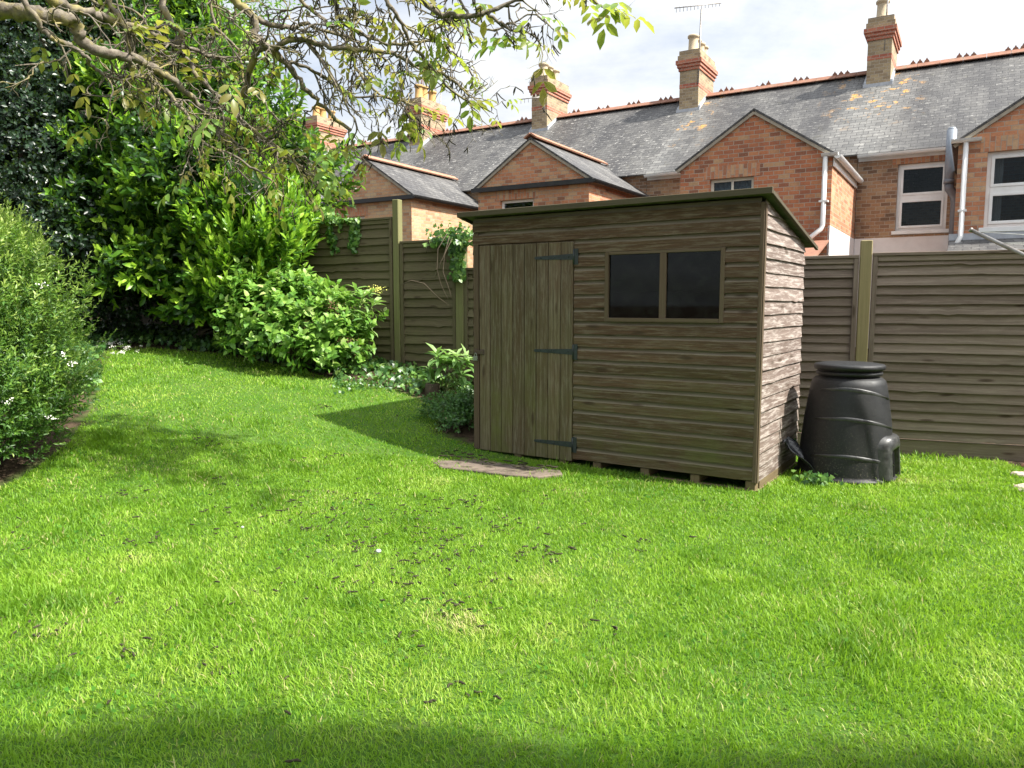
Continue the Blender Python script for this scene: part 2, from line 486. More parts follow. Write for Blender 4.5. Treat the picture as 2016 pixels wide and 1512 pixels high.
UPVC = mat_plain('white_plastic', (.8, .8, .78), (.7, .69, .66), 5, .35)
CREAMW = mat_plain('cream_paint', (.62, .58, .48), (.5, .47, .4), 8, .6)
PAINTW = mat_plain('white_masonry_paint', (.78, .75, .73), (.68, .65, .63), 3, .8, .2, .15)
GREYP = mat_plain('grey_pipe', (.17, .175, .19), (.13, .135, .15), 6, .4)
GREYPL = mat_plain('pale_grey_pipe', (.25, .28, .32), (.2, .23, .27), 6, .4)
BLACKG = mat_plain('black_gutter', (.02, .02, .022), (.035, .034, .033), 9, .5)
VERGE = mat_plain('verge_mortar', (.36, .32, .25), (.24, .21, .17), 9, .9, .2, .3)
CURT = mat_plain('net_curtain', (.5, .58, .72), (.22, .28, .4), 16, .9, .1)
CURTW = mat_plain('white_curtain', (.55, .55, .58), (.45, .45, .48), 6, .9, .1)
t = NT('black_compost_plastic')
p = t.pos()
zz_ = t.n('MapRange', {0: t.sep(p)[2], 1: .0, 2: .45, 3: .75, 4: .12}).outputs[0]
du = t.math('MULTIPLY', t.ramp(t.noise(p, 75, 5, .75), [(.56, 0), (.66, 1)]), zz_)
sc_ = t.ramp(t.noise(t.map(p, (9, 9, 30)), 1.0, 6, .75), [(.55, 0), (.8, .22)])
col = t.mix(sc_, t.mix(t.noise(p, 5, 4), (.006, .0068, .008), (.012, .0125, .0135)), (.07, .07, .068))
PLASTIC = t.done(t.mix(du, col, (.13, .115, .09)), t.ramp(t.noise(p, 12, 5, .7), [(.3, .45), (.7, .66)]), .45, t.bump(t.noise(p, 60, 4), .08, .004))
PLASTICR = mat_plain('scuffed_highlight_plastic', (.022, .023, .024), (.055, .055, .053), 26, .4, .5, .15)  # lighter than the body, so the swooshes carry their highlight as colour
HOLE = mat_plain('black_void', (.003, .003, .003), (.004, .004, .004), 5, .9, .1)
FILM = mat_plain('black_film', (.025, .027, .03), (.05, .052, .055), 14, .3, .5, .5)
CONC = mat_plain('old_concrete', (.19, .15, .12), (.13, .105, .085), 7, .95, .2, .5, spots=(13, .5, .6, (.06, .05, .035), .75))
STONE = mat_plain('pale_stone', (.46, .38, .31), (.32, .26, .21), 9, .9, .2, .6)
SOIL = mat_plain('soil', (.07, .045, .03), (.035, .024, .017), 18, 1, .1, .8)
BARK = mat_plain('walnut_bark', (.21, .185, .145), (.085, .07, .055), 34, .95, .15, 1.0, spots=(4.5, .5, .62, (.3, .26, .07), .6))
STEM = mat_plain('green_stem', (.16, .2, .06), (.12, .13, .05), 12, .7)
STEMB = mat_plain('brown_stem', (.1, .075, .05), (.06, .045, .03), 12, .9)
CATKIN = mat_plain('catkin', (.045, .042, .018), (.02, .015, .01), 30, .9)
PEB = mat_plain('pebble_grey', (.5, .52, .51), (.38, .4, .4), 40, .8)
WHITEF = mat_plain('white_petals', (.75, .73, .68), (.65, .62, .52), 30, .8)
YELLOWF = mat_plain('yellow_petals', (.85, .6, .02), (.75, .5, .02), 30, .8)
LIMEF = mat_plain('lime_flowers', (.6, .6, .14), (.45, .45, .1), 30, .8)
DRYF = mat_plain('dry_flower_heads', (.3, .17, .1), (.2, .11, .06), 30, .9)

L_LAUREL = mat_leaf('laurel_leaf', [(0, (.014, .04, .011)), (.36, (.034, .095, .017)), (.58, (.085, .21, .024)), (.8, (.22, .41, .035)), (1, (.38, .57, .06))], .37, .42, .38, (.3, .55, .03))
L_HOLLY = mat_leaf('holly_leaf', [(0, (.008, .018, .011)), (.5, (.015, .034, .017)), (1, (.03, .06, .028))], .36, .45, .12)
L_BUSH = mat_leaf('firethorn_leaf', [(0, (.03, .08, .016)), (.4, (.075, .18, .03)), (.7, (.18, .31, .05)), (1, (.34, .44, .1))], .42, .45, .35)
L_HYD = mat_leaf('hydrangea_leaf', [(0, (.05, .13, .02)), (.45, (.13, .29, .04)), (.8, (.26, .43, .07)), (1, (.4, .5, .17))], .48, .4, .38)
L_IVY = mat_leaf('ivy_leaf', [(0, (.02, .06, .018)), (.5, (.05, .13, .03)), (.8, (.13, .26, .05)), (1, (.26, .38, .1))], .38, .5, .3)
L_PALE = mat_leaf('pale_leaf', [(0, (.1, .22, .06)), (.5, (.2, .36, .1)), (1, (.34, .48, .18))], .42, .45, .38)
L_VAR = mat_leaf('variegated_leaf', [(0, (.05, .12, .035)), (.6, (.12, .26, .08)), (.78, (.17, .3, .1)), (.82, (.5, .47, .28)), (1, (.6, .55, .36))], .45, .4, .25)
L_WALNUT = mat_leaf('walnut_leaf', [(0, (.17, .13, .04)), (.25, (.22, .2, .045)), (.55, (.17, .25, .04)), (1, (.15, .3, .05))], .4, .45, .5, (.5, .55, .06))
L_BACK = mat_leaf('background_leaf', [(0, (.05, .13, .02)), (.5, (.1, .24, .03)), (1, (.2, .36, .05))], .42, .45, .4)
GRASS = mat_leaf('grass_blade', [(0, (.062, .148, .011)), (.3, (.13, .268, .018)), (.65, (.222, .385, .032)), (.9, (.375, .5, .085)), (1, (.48, .42, .2))], .5, .3, .42, (.36, .62, .03), .7)

# ------------------------------------------------------------------ sky, sun, camera
SUN_AZ = Vector((.93, -.36))
SUN_EL = rad(50)
SUN = Vector((SUN_AZ.x * math.cos(SUN_EL), SUN_AZ.y * math.cos(SUN_EL), math.sin(SUN_EL))).normalized()
wd = bpy.data.worlds.new('World')
scene.world = wd
wd.use_nodes = True
nt = wd.node_tree
nt.nodes.clear()


class WT(NT):
    def __init__(s): s.t = nt


w = WT()
sky = w.n('TexSky', sky_type='NISHITA', sun_disc=False, sun_elevation=SUN_EL, sun_rotation=math.atan2(SUN.x, SUN.y), air_density=1.0, dust_density=1.5)
dirv = w.n('TexCoord').outputs['Generated']
dx, dy, dz = w.sep(dirv)
den = w.math('ADD', w.math('MAXIMUM', dz, 0.0), .22)
pv = w.comb(w.math('DIVIDE', dx, den), w.math('DIVIDE', dy, den), 0.0)
big = w.noise(w.map(pv, (1, 1, 1), (3.1, 1.4, 0)), 1.15, 7, .58, .25)
wisp = w.noise(w.map(pv, (2.2, 5.5, 1), (1, 2, 0), (0, 0, .6)), 1.1, 6, .65, .5)
side = w.n('MapRange', {0: dx, 1: -.5, 2: .6, 3: -.05, 4: .16}).outputs[0]
cov = w.math('ADD', w.math('ADD', w.math('MULTIPLY', big, .75), w.math('MULTIPLY', wisp, .32)), side)
cf = w.ramp(cov, [(.36, .3), (.52, .72), (.66, .98)])
shade = w.noise(w.map(pv, (1, 1, 1), (3.25, 1.3, 0)), 2.6, 6, .6, .3)
ccol = w.mix(w.ramp(shade, [(.34, 0), (.66, 1)]), (5.2, 5.5, 5.95), (7.4, 7.5, 7.6))
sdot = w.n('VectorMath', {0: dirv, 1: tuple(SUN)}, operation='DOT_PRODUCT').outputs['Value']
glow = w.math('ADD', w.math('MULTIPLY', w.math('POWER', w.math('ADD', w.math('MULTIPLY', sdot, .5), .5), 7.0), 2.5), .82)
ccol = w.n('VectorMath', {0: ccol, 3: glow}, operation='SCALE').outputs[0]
bg1 = w.n('Background', {0: sky.outputs[0], 1: .085}).outputs[0]
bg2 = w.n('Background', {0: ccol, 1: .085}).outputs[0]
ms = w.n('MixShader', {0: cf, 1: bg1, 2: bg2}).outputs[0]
wo = nt.nodes.new('ShaderNodeOutputWorld')
nt.links.new(ms, wo.inputs[0])

sl = bpy.data.lights.new('sun', 'SUN')
sl.energy, sl.angle, sl.color = 4.9, rad(.9), (1.0, .95, .86)
so = bpy.data.objects.new('sun', sl)
so.rotation_euler = SUN.to_track_quat('Z', 'Y').to_euler()
so.location = (6, -4, 12)
COL.objects.link(so)

cd = bpy.data.cameras.new('camera')
cd.sensor_width, cd.lens = 36.0, 36.0 * F / 2016
cd.clip_start, cd.clip_end = .05, 2000
co = bpy.data.objects.new('camera', cd)
co.location, co.rotation_euler = (0, 0, EYE), (math.pi / 2 - TH, 0, 0)
COL.objects.link(co)
scene.camera = co
scene.view_settings.view_transform = 'Standard'
scene.view_settings.look = 'None'
scene.view_settings.exposure = 1.17
scene.view_settings.gamma = 1.0

# ------------------------------------------------------------------ ground
BED = [ground(*p).xy for p in ((-500, 980), (0, 965), (70, 925), (140, 868), (186, 800), (198, 725), (206, 692), (275, 685), (440, 698), (560, 722), (660, 748), (780, 768), (850, 798))]
BED += [Vector((-.62, 6.95)), Vector((-.33, 6.72)), Vector((.3, 7.6)), Vector((2.3, 6.5)), Vector((2.4, 7.05)), Vector((4.1, 6.41)), Vector((4.12, 5.6)), Vector((6, 4.6)), Vector((6, -8)), Vector((-9, -8))]
POLY = np.array([(p[0], p[1]) for p in BED])


def inside(x, y, poly):
    c = np.zeros(x.shape, bool)
    n = len(poly)
    for i in range(n):
        x0, y0 = poly[i]
        x1, y1 = poly[(i + 1) % n]
        if y0 == y1: continue
        c ^= ((y0 > y) != (y1 > y)) & (x < (x1 - x0) * (y - y0) / (y1 - y0) + x0)
    return c


def axis(a, b, st): return np.concatenate([[-600, -250, -110, -55, -30, -20], np.arange(a, b + 1e-6, st), [20, 30, 55, 110, 250, 600]])


gx, gy = axis(-13, 13, .13), axis(-9, 14, .13)
X, Y = np.meshgrid(gx, gy)
Z = hgt(np.clip(X, -16, 16), np.clip(Y, -10, 16))
nx, ny = len(gx), len(gy)
V = np.stack([X, Y, Z], -1).reshape(-1, 3)
ii = (np.arange(ny - 1)[:, None] * nx + np.arange(nx - 1)[None]).ravel()
loops = np.stack([ii, ii + 1, ii + 1 + nx, ii + nx], 1).ravel()
t = NT('lawn_soil')
p = t.pos()
bed = t.n('Attribute', attribute_name='bed').outputs['Fac']
gcol = t.mix(t.ramp(t.noise(p, 3.5, 6, .7), [(.35, 0), (.7, 1)]), (.045, .12, .012), (.085, .15, .03))
gcol = t.mix(t.math('MULTIPLY', t.ramp(t.noise(p, 26, 4, .7), [(.5, 0), (.7, 1)]), .5), gcol, (.12, .11, .05))
scol = t.mix(t.ramp(t.noise(p, 14, 6, .75), [(.35, 0), (.7, 1)]), (.035, .025, .017), (.12, .085, .055))
lawn_mat = t.done(t.mix(bed, gcol, scol), 1.0, .1, t.bump(t.noise(p, 40, 5, .7), .8, .02))
lawn = np_mesh('lawn', V, loops, np.arange(len(ii)) * 4, np.full(len(ii), 4), np.zeros(len(ii)), lawn_mat, None, True)
ba = lawn.data.attributes.new('bed', 'FLOAT', 'POINT')
inb = inside(V[:, 0], V[:, 1], POLY)
ba.data.foreach_set('value', np.where(inb, 0, 1).astype(np.float32))
lawn['kind'] = 'structure'

# ------------------------------------------------------------------ shed
SR, SF, SN = Vector((.837, -.547, 0)), Vector((.547, .837, 0)), Vector((-.547, -.837, 0))   # along the front, into the depth, out of the front
SO = Vector((1.729, 5.308, 0)) - SR * 2.458
UP = Vector((0, 0, 1))
SW, SD = 2.458, 1.2
shed = empty('garden_shed', SO, 'weathered brown wooden shed with sloping roof and green-stained front standing on the lawn', 'shed')


def sp(x, d, z): return SO + SR * x + SF * d + UP * z


def shiplap(mb, x0, x1, z0, z1, n, r=None):
    h = (z1 - z0) / n
    for i in range(n):
        a = z0 + i * h
        rr = random.random()
        off = (random.random() * 30, random.random() * 30)
        nx_ = max(2, int((x1 - x0) / .12))
        xs = [x0 + (x1 - x0) * k / nx_ for k in range(nx_ + 1)]
        wv = [random.gauss(0, .0018) for _ in xs]
        prof = [(-.002, .0), (.019, .002), (.02, h * .70), (.011, h * .77), (.003, h * .86), (-.002, h * 1.0)]
        for k in range(nx_):
            for (o0, q0), (o1, q1) in zip(prof, prof[1:]):
                b0 = [wv[k] if q0 < h * .5 else 0, wv[k + 1] if q0 < h * .5 else 0]
                b1 = [wv[k] if q1 < h * .5 else 0, wv[k + 1] if q1 < h * .5 else 0]
                mb.face([sp(xs[k], -o0, a + q0 + b0[0]), sp(xs[k + 1], -o0, a + q0 + b0[1]), sp(xs[k + 1], -o1, a + q1 + b1[1]), sp(xs[k], -o1, a + q1 + b1[0])],
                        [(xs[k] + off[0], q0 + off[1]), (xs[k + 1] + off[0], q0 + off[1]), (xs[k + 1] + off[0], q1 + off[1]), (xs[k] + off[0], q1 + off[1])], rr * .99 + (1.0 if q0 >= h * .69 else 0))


ZW0 = .05
fw = MB()
XD0, XD1 = .062, .992
WX0, WX1, WZ0, WZ1 = 1.262, 2.2, 1.17, 1.703
ZT = [WZ1, 1.808, 1.915, 2.03]
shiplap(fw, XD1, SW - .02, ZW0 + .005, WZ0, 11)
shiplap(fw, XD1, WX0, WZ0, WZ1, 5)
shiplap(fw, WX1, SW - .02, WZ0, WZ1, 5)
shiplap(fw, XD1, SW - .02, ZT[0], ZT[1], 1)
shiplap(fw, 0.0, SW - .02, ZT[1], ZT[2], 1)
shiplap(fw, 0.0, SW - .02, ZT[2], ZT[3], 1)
# backing boards so that no light leaks through the seams
for (a, b, c, d) in ((XD1, SW, ZW0, WZ0), (XD1, WX0, WZ0, WZ1), (WX1, SW, WZ0, WZ1), (0, SW, WZ1, 2.0)):
    fw.box(sp(a, .003, c), SR, SF, UP, b - a, .014, d - c)
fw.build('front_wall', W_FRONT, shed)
tr = MB()
tr.box(sp(0.004, -.018, ZW0 - .01), SR, SF, UP, .055, .02, 1.865)
tr.build('corner_trim', W_TRIM, shed, .002)
tr = MB()
tr.box(sp(SW - .024, -.016, ZW0 - .01), SR, SF, UP, .03, .02, 1.96)
tr.box(sp(SW - .004, -.012, ZW0 - .01), SR, SF, UP, .02, .035, 1.95)
tr.build('corner_trim', W_TRIM, shed, .002)

door = MB()
npl = 8
pw = (XD1 - XD0 - .012) / npl
for i in range(npl):
    x = XD0 + .006 + i * pw
    door.box(sp(x + .0025, -.021 + random.uniform(-.0015, .0015), ZW0 - .012 - .004 * random.random()), SR, SF, UP, pw - .005, .02, ZT[1] - ZW0 + .004)
door.box(sp(XD0, .001, ZW0), SR, SF, UP, XD1 - XD0, .01, ZT[1] - ZW0)
dob = door.build('door', W_DOOR, shed, .003)
for hz, tip in ((.172, .637), (.925, .632), (1.678, .634)):
    m = MB()
    L = XD1 - tip
    for (h0, h1) in ((0, 1),):
        a0, a1 = .011, .024
        P = [(tip, hz - a0), (XD1, hz - a1), (XD1, hz + a1), (tip, hz + a0), (tip - .012, hz)]
        fr_ = [sp(x, -.024, z) for x, z in P]
        bk_ = [sp(x, -.0195, z) for x, z in P]
        m.face(fr_)
        for k in range(5): m.face([fr_[k], bk_[k], bk_[(k + 1) % 5], fr_[(k + 1) % 5]])
    m.box(sp(XD1 + .003, -.025, hz - .062), SR, SF, UP, .034, .009, .124)
    m.tube([sp(XD1, -.026, hz - .058), sp(XD1, -.026, hz + .058)], .0065, 8)
    for k in range(3):
        c = sp(tip + .05 + k * .13, -.0245, hz)
        m.tube([c, c + SN * .004], [.0075, .004], 8)
    m.build('hinge', IRON, dob)
m = MB()
m.box(sp(.022, -.03, .875), SR, SF, UP, .1, .006, .034)
m.box(sp(.078, -.0245, .868), SR, SF, UP, .042, .005, .048)
m.box(sp(.018, -.024, .862), SR, SF, UP, .03, .004, .056)
m.build('hasp', RUST, dob, .001)
m = MB()
m.box(sp(.018, -.045, .818), SR, SF, UP, .042, .016, .04)
m.tube([sp(.028 + .022 * math.cos(a) * .5 + .011, -.037, .858 + .026 * math.sin(a)) for a in np.linspace(math.pi, 0, 9)], .0035, 6)
m.build('padlock', LOCK, dob, .002)

# window: frame, mullion, two panes
m = MB()
fwid = .032
m.box(sp(WX0, -.024, WZ0), SR, SF, UP, fwid, .04, WZ1 - WZ0)
m.box(sp(WX1 - fwid, -.024, WZ0), SR, SF, UP, fwid, .04, WZ1 - WZ0)
m.box(sp(WX0 + fwid, -.021, WZ1 - .022), SR, SF, UP, WX1 - WX0 - 2 * fwid, .037, .022)
m.box(sp(WX0 + fwid, -.03, WZ0), SR, SF, UP, WX1 - WX0 - 2 * fwid, .046, .03)
wob_ = m.build('window', W_TRIM, shed, .002)
m = MB()
m.box(sp(1.712, -.023, WZ0 + .03), SR, SF, UP, .05, .04, WZ1 - WZ0 - .052)
m.build('mullion', W_TRIM, wob_, .002)
for (a, b) in ((WX0 + fwid, 1.712), (1.762, WX1 - fwid)):
    m = MB()
    m.box(sp(a, -.002, WZ0 + .03), SR, SF, UP, b - a, .003, WZ1 - WZ0 - .052)
    m.build('pane', GLASS_SHED, wob_)


def roofz(d): return 2.035 - .196 * d


def lapboards(mb, O, dx_, nrm, width, zs, amp, proj=.016, tip=.003, top=None, seg=.1, knot=.0):
    """overlapping boards with uneven lower edges on a plane; nrm points to the viewer"""
    ns = max(3, int(width / seg))
    xs = [width * k / ns for k in range(ns + 1)]
    ed = []
    for i, z in enumerate(zs):
        ph = [random.uniform(0, 6.28) for _ in range(3)]
        e = [z + amp * (.5 * math.sin(x * 2.1 + ph[0]) + .35 * math.sin(x * 5.3 + ph[1]) + .25 * math.sin(x * 11 + ph[2])) for x in xs]
        if random.random() < knot:
            c, wd_ = random.uniform(.2, width - .2), random.uniform(.05, .12)
            e = [z_ + amp * random.choice((-1.6, 1.6)) * math.exp(-((x - c) / wd_) ** 2) for x, z_ in zip(xs, e)]
        ed.append(e)
    for i in range(len(zs) - 1):
        rr = random.random()
        off = (random.random() * 30, random.random() * 30)
        over = (zs[i + 1] - zs[i]) * .15
        pj = proj * random.uniform(.8, 1.2)
        for k in range(ns):
            def lim(z, x): return z if top is None else min(z, top(x))
            za, zb = lim(ed[i][k], xs[k]), lim(ed[i][k + 1], xs[k + 1])
            ta, tb = lim(ed[i + 1][k] + over, xs[k]), lim(ed[i + 1][k + 1] + over, xs[k + 1])
            if ta - za < .002 and tb - zb < .002: continue
            B = lambda x, z, o: O + dx_ * x + nrm * o + UP * z
            u0_, u1_ = xs[k] + off[0], xs[k + 1] + off[0]
            mb.face([B(xs[k], za, pj), B(xs[k + 1], zb, pj), B(xs[k + 1], tb, tip), B(xs[k], ta, tip)], [(u0_, off[1]), (u1_, off[1]), (u1_, off[1] + tb - zb), (u0_, off[1] + ta - za)], rr)
            mb.face([B(xs[k], za, tip - .004), B(xs[k + 1], zb, tip - .004), B(xs[k + 1], zb, pj), B(xs[k], za, pj)], [(u0_, off[1] - .02), (u1_, off[1] - .02), (u1_, off[1]), (u0_, off[1])], rr)


m = MB()
O = sp(SW, .018, 0)
lapboards(m, O, SF, SR, SD - .018, [ZW0 + i * .0985 for i in range(21)], .0035, .016, .002, lambda x: roofz(x) - .012, .06, .3)
m.box(sp(SW - .016, .02, ZW0), SR, SF, UP, .014, SD - .02, 1.72)
m.face([sp(SW - .002, .02, 1.77), sp(SW - .002, SD, 1.77), sp(SW - .002, SD, roofz(SD) - .01), sp(SW - .002, .02, roofz(0) - .02)])
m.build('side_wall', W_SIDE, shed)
m = MB()
lapboards(m, sp(0, SD, 0), -SF, -SR, SD, [ZW0 + i * .0985 for i in range(21)], .006, .014, .002, lambda x: roofz(SD - x) - .012, .1, .4)
m.box(sp(.004, .0, ZW0), SR, SF, UP, .012, SD, 1.72)
m.face([sp(.006, .02, 1.77), sp(.006, SD, 1.77), sp(.006, SD, roofz(SD) - .01), sp(.006, .02, roofz(0) - .02)])
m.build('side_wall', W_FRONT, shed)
m = MB()
m.box(sp(0, SD, ZW0), SR, SF, UP, SW, .016, 1.73)
m.build('back_wall', W_FRONT, shed)
m = MB()
m.box(sp(.01, .02, ZW0), SR, SF, UP, SW - .03, SD - .03, .016)
m.build('shed_floor', W_FRONT, shed)
# shelf seen through the window
m = MB()
m.box(sp(.4, SD - .2, 1.42), SR, SF, UP, 1.9, .18, .018)
m.build('shelf', W_TRIM, shed)
m = MB()
sl_ = (SF * 1 - UP * .196).normalized()
nn_ = SR.cross(sl_)
m.box(sp(-.1, -.07, roofz(-.07) + .012), SR, sl_, nn_, SW + .16, 1.49, .018)
rf_ = m.build('roof', FELT, shed, .004)
m = MB()
m.box(sp(-.112, -.094, roofz(-.09) - .012), SR, SF, UP, SW + .185, .022, .045)
m.build('fascia', W_FASCIA, rf_, .003)
for x0 in (-.112, SW + .052):
    m = MB()
    m.box(sp(x0, -.07, roofz(-.07) - .01), SR, sl_, nn_, .022, 1.49, .03)
    m.build('barge_board', W_FASCIA, rf_, .003)
m = MB()
m.box(sp(-.01, -.012, -.07), SR, SF, UP, SW + .03, .05, .06)
m.box(sp(-.01, SD - .06, -.07), SR, SF, UP, SW + .03, .05, .06)
m.box(sp(SW - .04, .04, -.07), SR, SF, UP, .058, SD - .1, .06)
for x in (.0, .42, .86, 1.17, 1.58, 1.98, SW - .07):
    m.box(sp(x, -.006, -.01), SR, SF, UP, .07, SD, .058)
m.box(sp(SW - .038, .066, -.01), SR, SF, UP, .05, SD - .1, .058)
m.build('floor_bearers', W_BASE, shed, .003)

# ------------------------------------------------------------------ fence
def fence_panel(A, B, z0, z1, ns, mat, label, gravel=True, amp=.006, cap=True):
    A, B = Vector(A).to_3d(), Vector(B).to_3d()
    d = (B - A)
    Wd = d.length
    d.normalize()
    n = Vector((d.y, -d.x, 0))
    if n.dot(-(A + B)) < 0: n = -n
    root = empty('lap_fence', Vector((A.x, A.y, z0)), label, 'fence panel', 'fence panels')
    gh = .13 if gravel else .0
    m = MB()
    h = (z1 - .03 - z0 - gh) / ns
    lapboards(m, A + d * .02, d, n, Wd - .04, [z0 + gh + h * i for i in range(ns + 1)], amp, .028, .003, lambda x: z1 - .025, .07, .45)
    m.box(A + d * .02 + n * -.012 + UP * (z0 + gh), d, n, UP, Wd - .04, .012, z1 - z0 - gh - .03)
    m.build('slat_infill', mat, root)
    for x in (0, Wd - .04):
        m = MB()
        m.box(A + d * x + n * -.012 + UP * (z0 + gh * .0), d, n, UP, .04, .055, z1 - z0 - .028)
        m.build('batten', mat, root, .002)
    if cap:
        m = MB()
        m.box(A + n * -.03 + UP * (z1 - .028), d, n, UP, Wd, .078, .028)
        m.box(A + d * .04 + n * .022 + UP * (z1 - .075), d, n, UP, Wd - .08, .012, .046)
        m.build('cap_rail', mat, root, .003)
    if gravel:
        m = MB()
        m.box(A + d * .0405 + n * -.02 + UP * (z0 - .08), d, n, UP, Wd - .081, .034, gh + .07)
        m.build('gravel_board', mat, root, .002)
    return root


def fence_post(p, z0, z1, wd_, d, mat, label):
    d = Vector((d[0], d[1], 0)).normalized()
    n = Vector((d.y, -d.x, 0))
    if n.dot(-Vector(p).to_3d()) < 0: n = -n
    m = MB()
    m.box(Vector((p[0], p[1], z0)) - d * wd_ / 2 - n * (wd_ * .5) , d, n, UP, wd_, wd_, z1 - z0)
    o = m.build('fence_post', mat, None, .006)
    return tag(o, label, 'fence post', 'fence posts')


DR = Vector((.93, -.36)).normalized()
P0 = Vector((3.11, 6.775))
pw_ = .09
def rp(a): return P0 + DR * a
fence_panel(rp(-1.9), rp(-.055), .0, 1.735, 19, W_FENCE, 'grey slatted fence panel between the shed and the yellowish post')
fence_panel(rp(.055), rp(1.9), .0, 1.75, 19, W_FENCE, 'wide grey slatted fence panel behind the black compost bin')
fence_panel(rp(2.01), rp(3.85), .0, 1.75, 19, W_FENCE, 'grey slatted fence panel running on past the right border of the photo')
fence_post(rp(1.955), -.1, 1.86, .095, DR, W_POSTY, 'square fence post at the right end of the wide fence panel')
fence_post(rp(0), -.1, 1.86, .095, DR, W_POSTY, 'yellowish square fence post rising behind the compost bin')
DL = Vector((.874, -.486)).normalized()
Q0 = Vector((-1.376, 9.3))
def lp(a): return Q0 + DL * a
fence_panel(lp(-1.9), lp(-.06), .52, 2.35, 18, W_FENCED, 'tall dark green fence panel with ivy trailing over its top', gravel=False, amp=.008)
fence_panel(lp(-3.85), lp(-1.96), .66, 2.5, 18, W_FENCED, 'dark fence panel almost hidden behind the laurel', gravel=False, amp=.008)
fence_panel(lp(-5.8), lp(-3.91), .7, 2.6, 18, W_FENCED, 'dark fence panel deep in the shade behind laurel and holly', gravel=False, amp=.008)
fence_panel(lp(.06), lp(.85), .3, 2.055, 16, W_FENCED, 'narrow dark fence panel between two mossy green posts', gravel=False, amp=.008)
fence_panel(lp(.97), lp(2.0), .1, 1.72, 15, W_FENCED, 'dark fence panel mostly hidden behind the left end of the shed', gravel=False)
fence_post(lp(0), .35, 2.55, .088, DL, W_POSTG, 'tall mossy fence post beside the ivy-topped panel')
fence_post(lp(.91), .2, 2.0, .105, DL, W_POSTG, 'thick mossy fence post topped with ivy next to the shed')

# ------------------------------------------------------------------ terrace of houses
HD, HN = Vector((.858, -.514, 0)), Vector((-.514, -.858, 0))
HO = Vector((7.9, 15.0, 0))
def hp(a, d, z): return HO + HD * a + HN * d + UP * z
ZE, ZR, DB = 4.33, 6.7, -3.5
WE, WA, WP = 3.79, 4.64, 3.08


def wall_rect(mb, fn, x0, x1, z0, z1, holes, rev=.1, r=.5):
    """rectangle in plane fn(x, depth, z) with rectangular holes and their reveals"""
    xs = sorted({x0, x1, *[h[0] for h in holes], *[h[1] for h in holes]})
    zs = sorted({z0, z1, *[h[2] for h in holes], *[h[3] for h in holes]})
    for a, b in zip(xs, xs[1:]):
        for c, d in zip(zs, zs[1:]):
            if any(h[0] <= a and b <= h[1] and h[2] <= c and d <= h[3] for h in holes): continue
            mb.face([fn(a, 0, c), fn(b, 0, c), fn(b, 0, d), fn(a, 0, d)], [(a, c), (b, c), (b, d), (a, d)], r)
    for (a, b, c, d) in holes:
        for P, U in (((fn(a, 0, c), fn(a, -rev, c), fn(a, -rev, d), fn(a, 0, d)), ((0, c), (rev, c), (rev, d), (0, d))),
                     ((fn(b, -rev, c), fn(b, 0, c), fn(b, 0, d), fn(b, -rev, d)), ((rev, c), (0, c), (0, d), (rev, d))),
                     ((fn(a, 0, d), fn(a, -rev, d), fn(b, -rev, d), fn(b, 0, d)), ((a, 0), (a, rev), (b, rev), (b, 0))),
                     ((fn(a, -rev, c), fn(a, 0, c), fn(b, 0, c), fn(b, -rev, c)), ((a, rev), (a, 0), (b, 0), (b, rev)))):
            mb.face(P, U, r)


def sash(parent, fn, a, b, c, d, back=.07, fmat=None, bars='h', curtain=None):
    fmat = fmat or UPVC
    X = fn(1, 0, 0) - fn(0, 0, 0)
    Nn = fn(0, 1, 0) - fn(0, 0, 0)
    m = MB()
    fwd, t_ = .055, .05
    def bx(x0, x1, z0, z1, e=0.0, th=t_): m.box(fn(x0, -back - th + e, z0), X, Nn, UP, x1 - x0, th, z1 - z0)
    bx(a, a + fwd, c, d)
    bx(b - fwd, b, c, d)
    bx(a + fwd, b - fwd, d - fwd, d)
    bx(a + fwd, b - fwd, c, c + fwd)
    panes = []
    if bars == 'h':
        mid = (c + d) / 2
        bx(a + fwd, b - fwd, mid - .045, mid + .045, .003)
        i_ = .045
        for (z0, z1) in ((c + fwd, mid - .045), (mid + .045, d - fwd)):
            bx(a + fwd, a + fwd + i_, z0, z1, .012); bx(b - fwd - i_, b - fwd, z0, z1, .012)
            bx(a + fwd + i_, b - fwd - i_, z0, z0 + i_, .012); bx(a + fwd + i_, b - fwd - i_, z1 - i_, z1, .012)
            panes.append((a + fwd + i_, b - fwd - i_, z0 + i_, z1 - i_))
    elif bars == 'v':
        mid = (a + b) / 2
        bx(mid - .02, mid + .02, c + fwd, d - fwd, .003)
        panes += [(a + fwd, mid - .02, c + fwd, d - fwd), (mid + .02, b - fwd, c + fwd, d - fwd)]
    else:
        panes.append((a + fwd, b - fwd, c + fwd, d - fwd))
    wn = m.build('window', fmat, parent, .004)
    m = MB()
    m.box(fn(a - .06, -back + .002, c - .07), X, Nn, UP, b - a + .12, back + .05, .068)
    m.build('sill', fmat if fmat is UPVC else PAINTW, wn, .004)
    m = MB()
    for (x0, x1, z0, z1) in panes:
        m.box(fn(x0, -back - .03, z0), X, Nn, UP, x1 - x0, .005, z1 - z0)
    m.build('pane', GLASS_H, wn)
    if curtain:
        cm, x0, x1 = curtain
        m = MB()
        ns = 28
        for k in range(ns):
            xa, xb = x0 + (x1 - x0) * k / ns, x0 + (x1 - x0) * (k + 1) / ns
            oa, ob = .02 * math.sin(k * 1.7), .02 * math.sin((k + 1) * 1.7)
            m.face([fn(xa, -back - .16 + oa, c), fn(xb, -back - .16 + ob, c), fn(xb, -back - .16 + ob, d), fn(xa, -back - .16 + oa, d)], None, .5, True)
        m.build('curtain', cm, wn)
    return wn


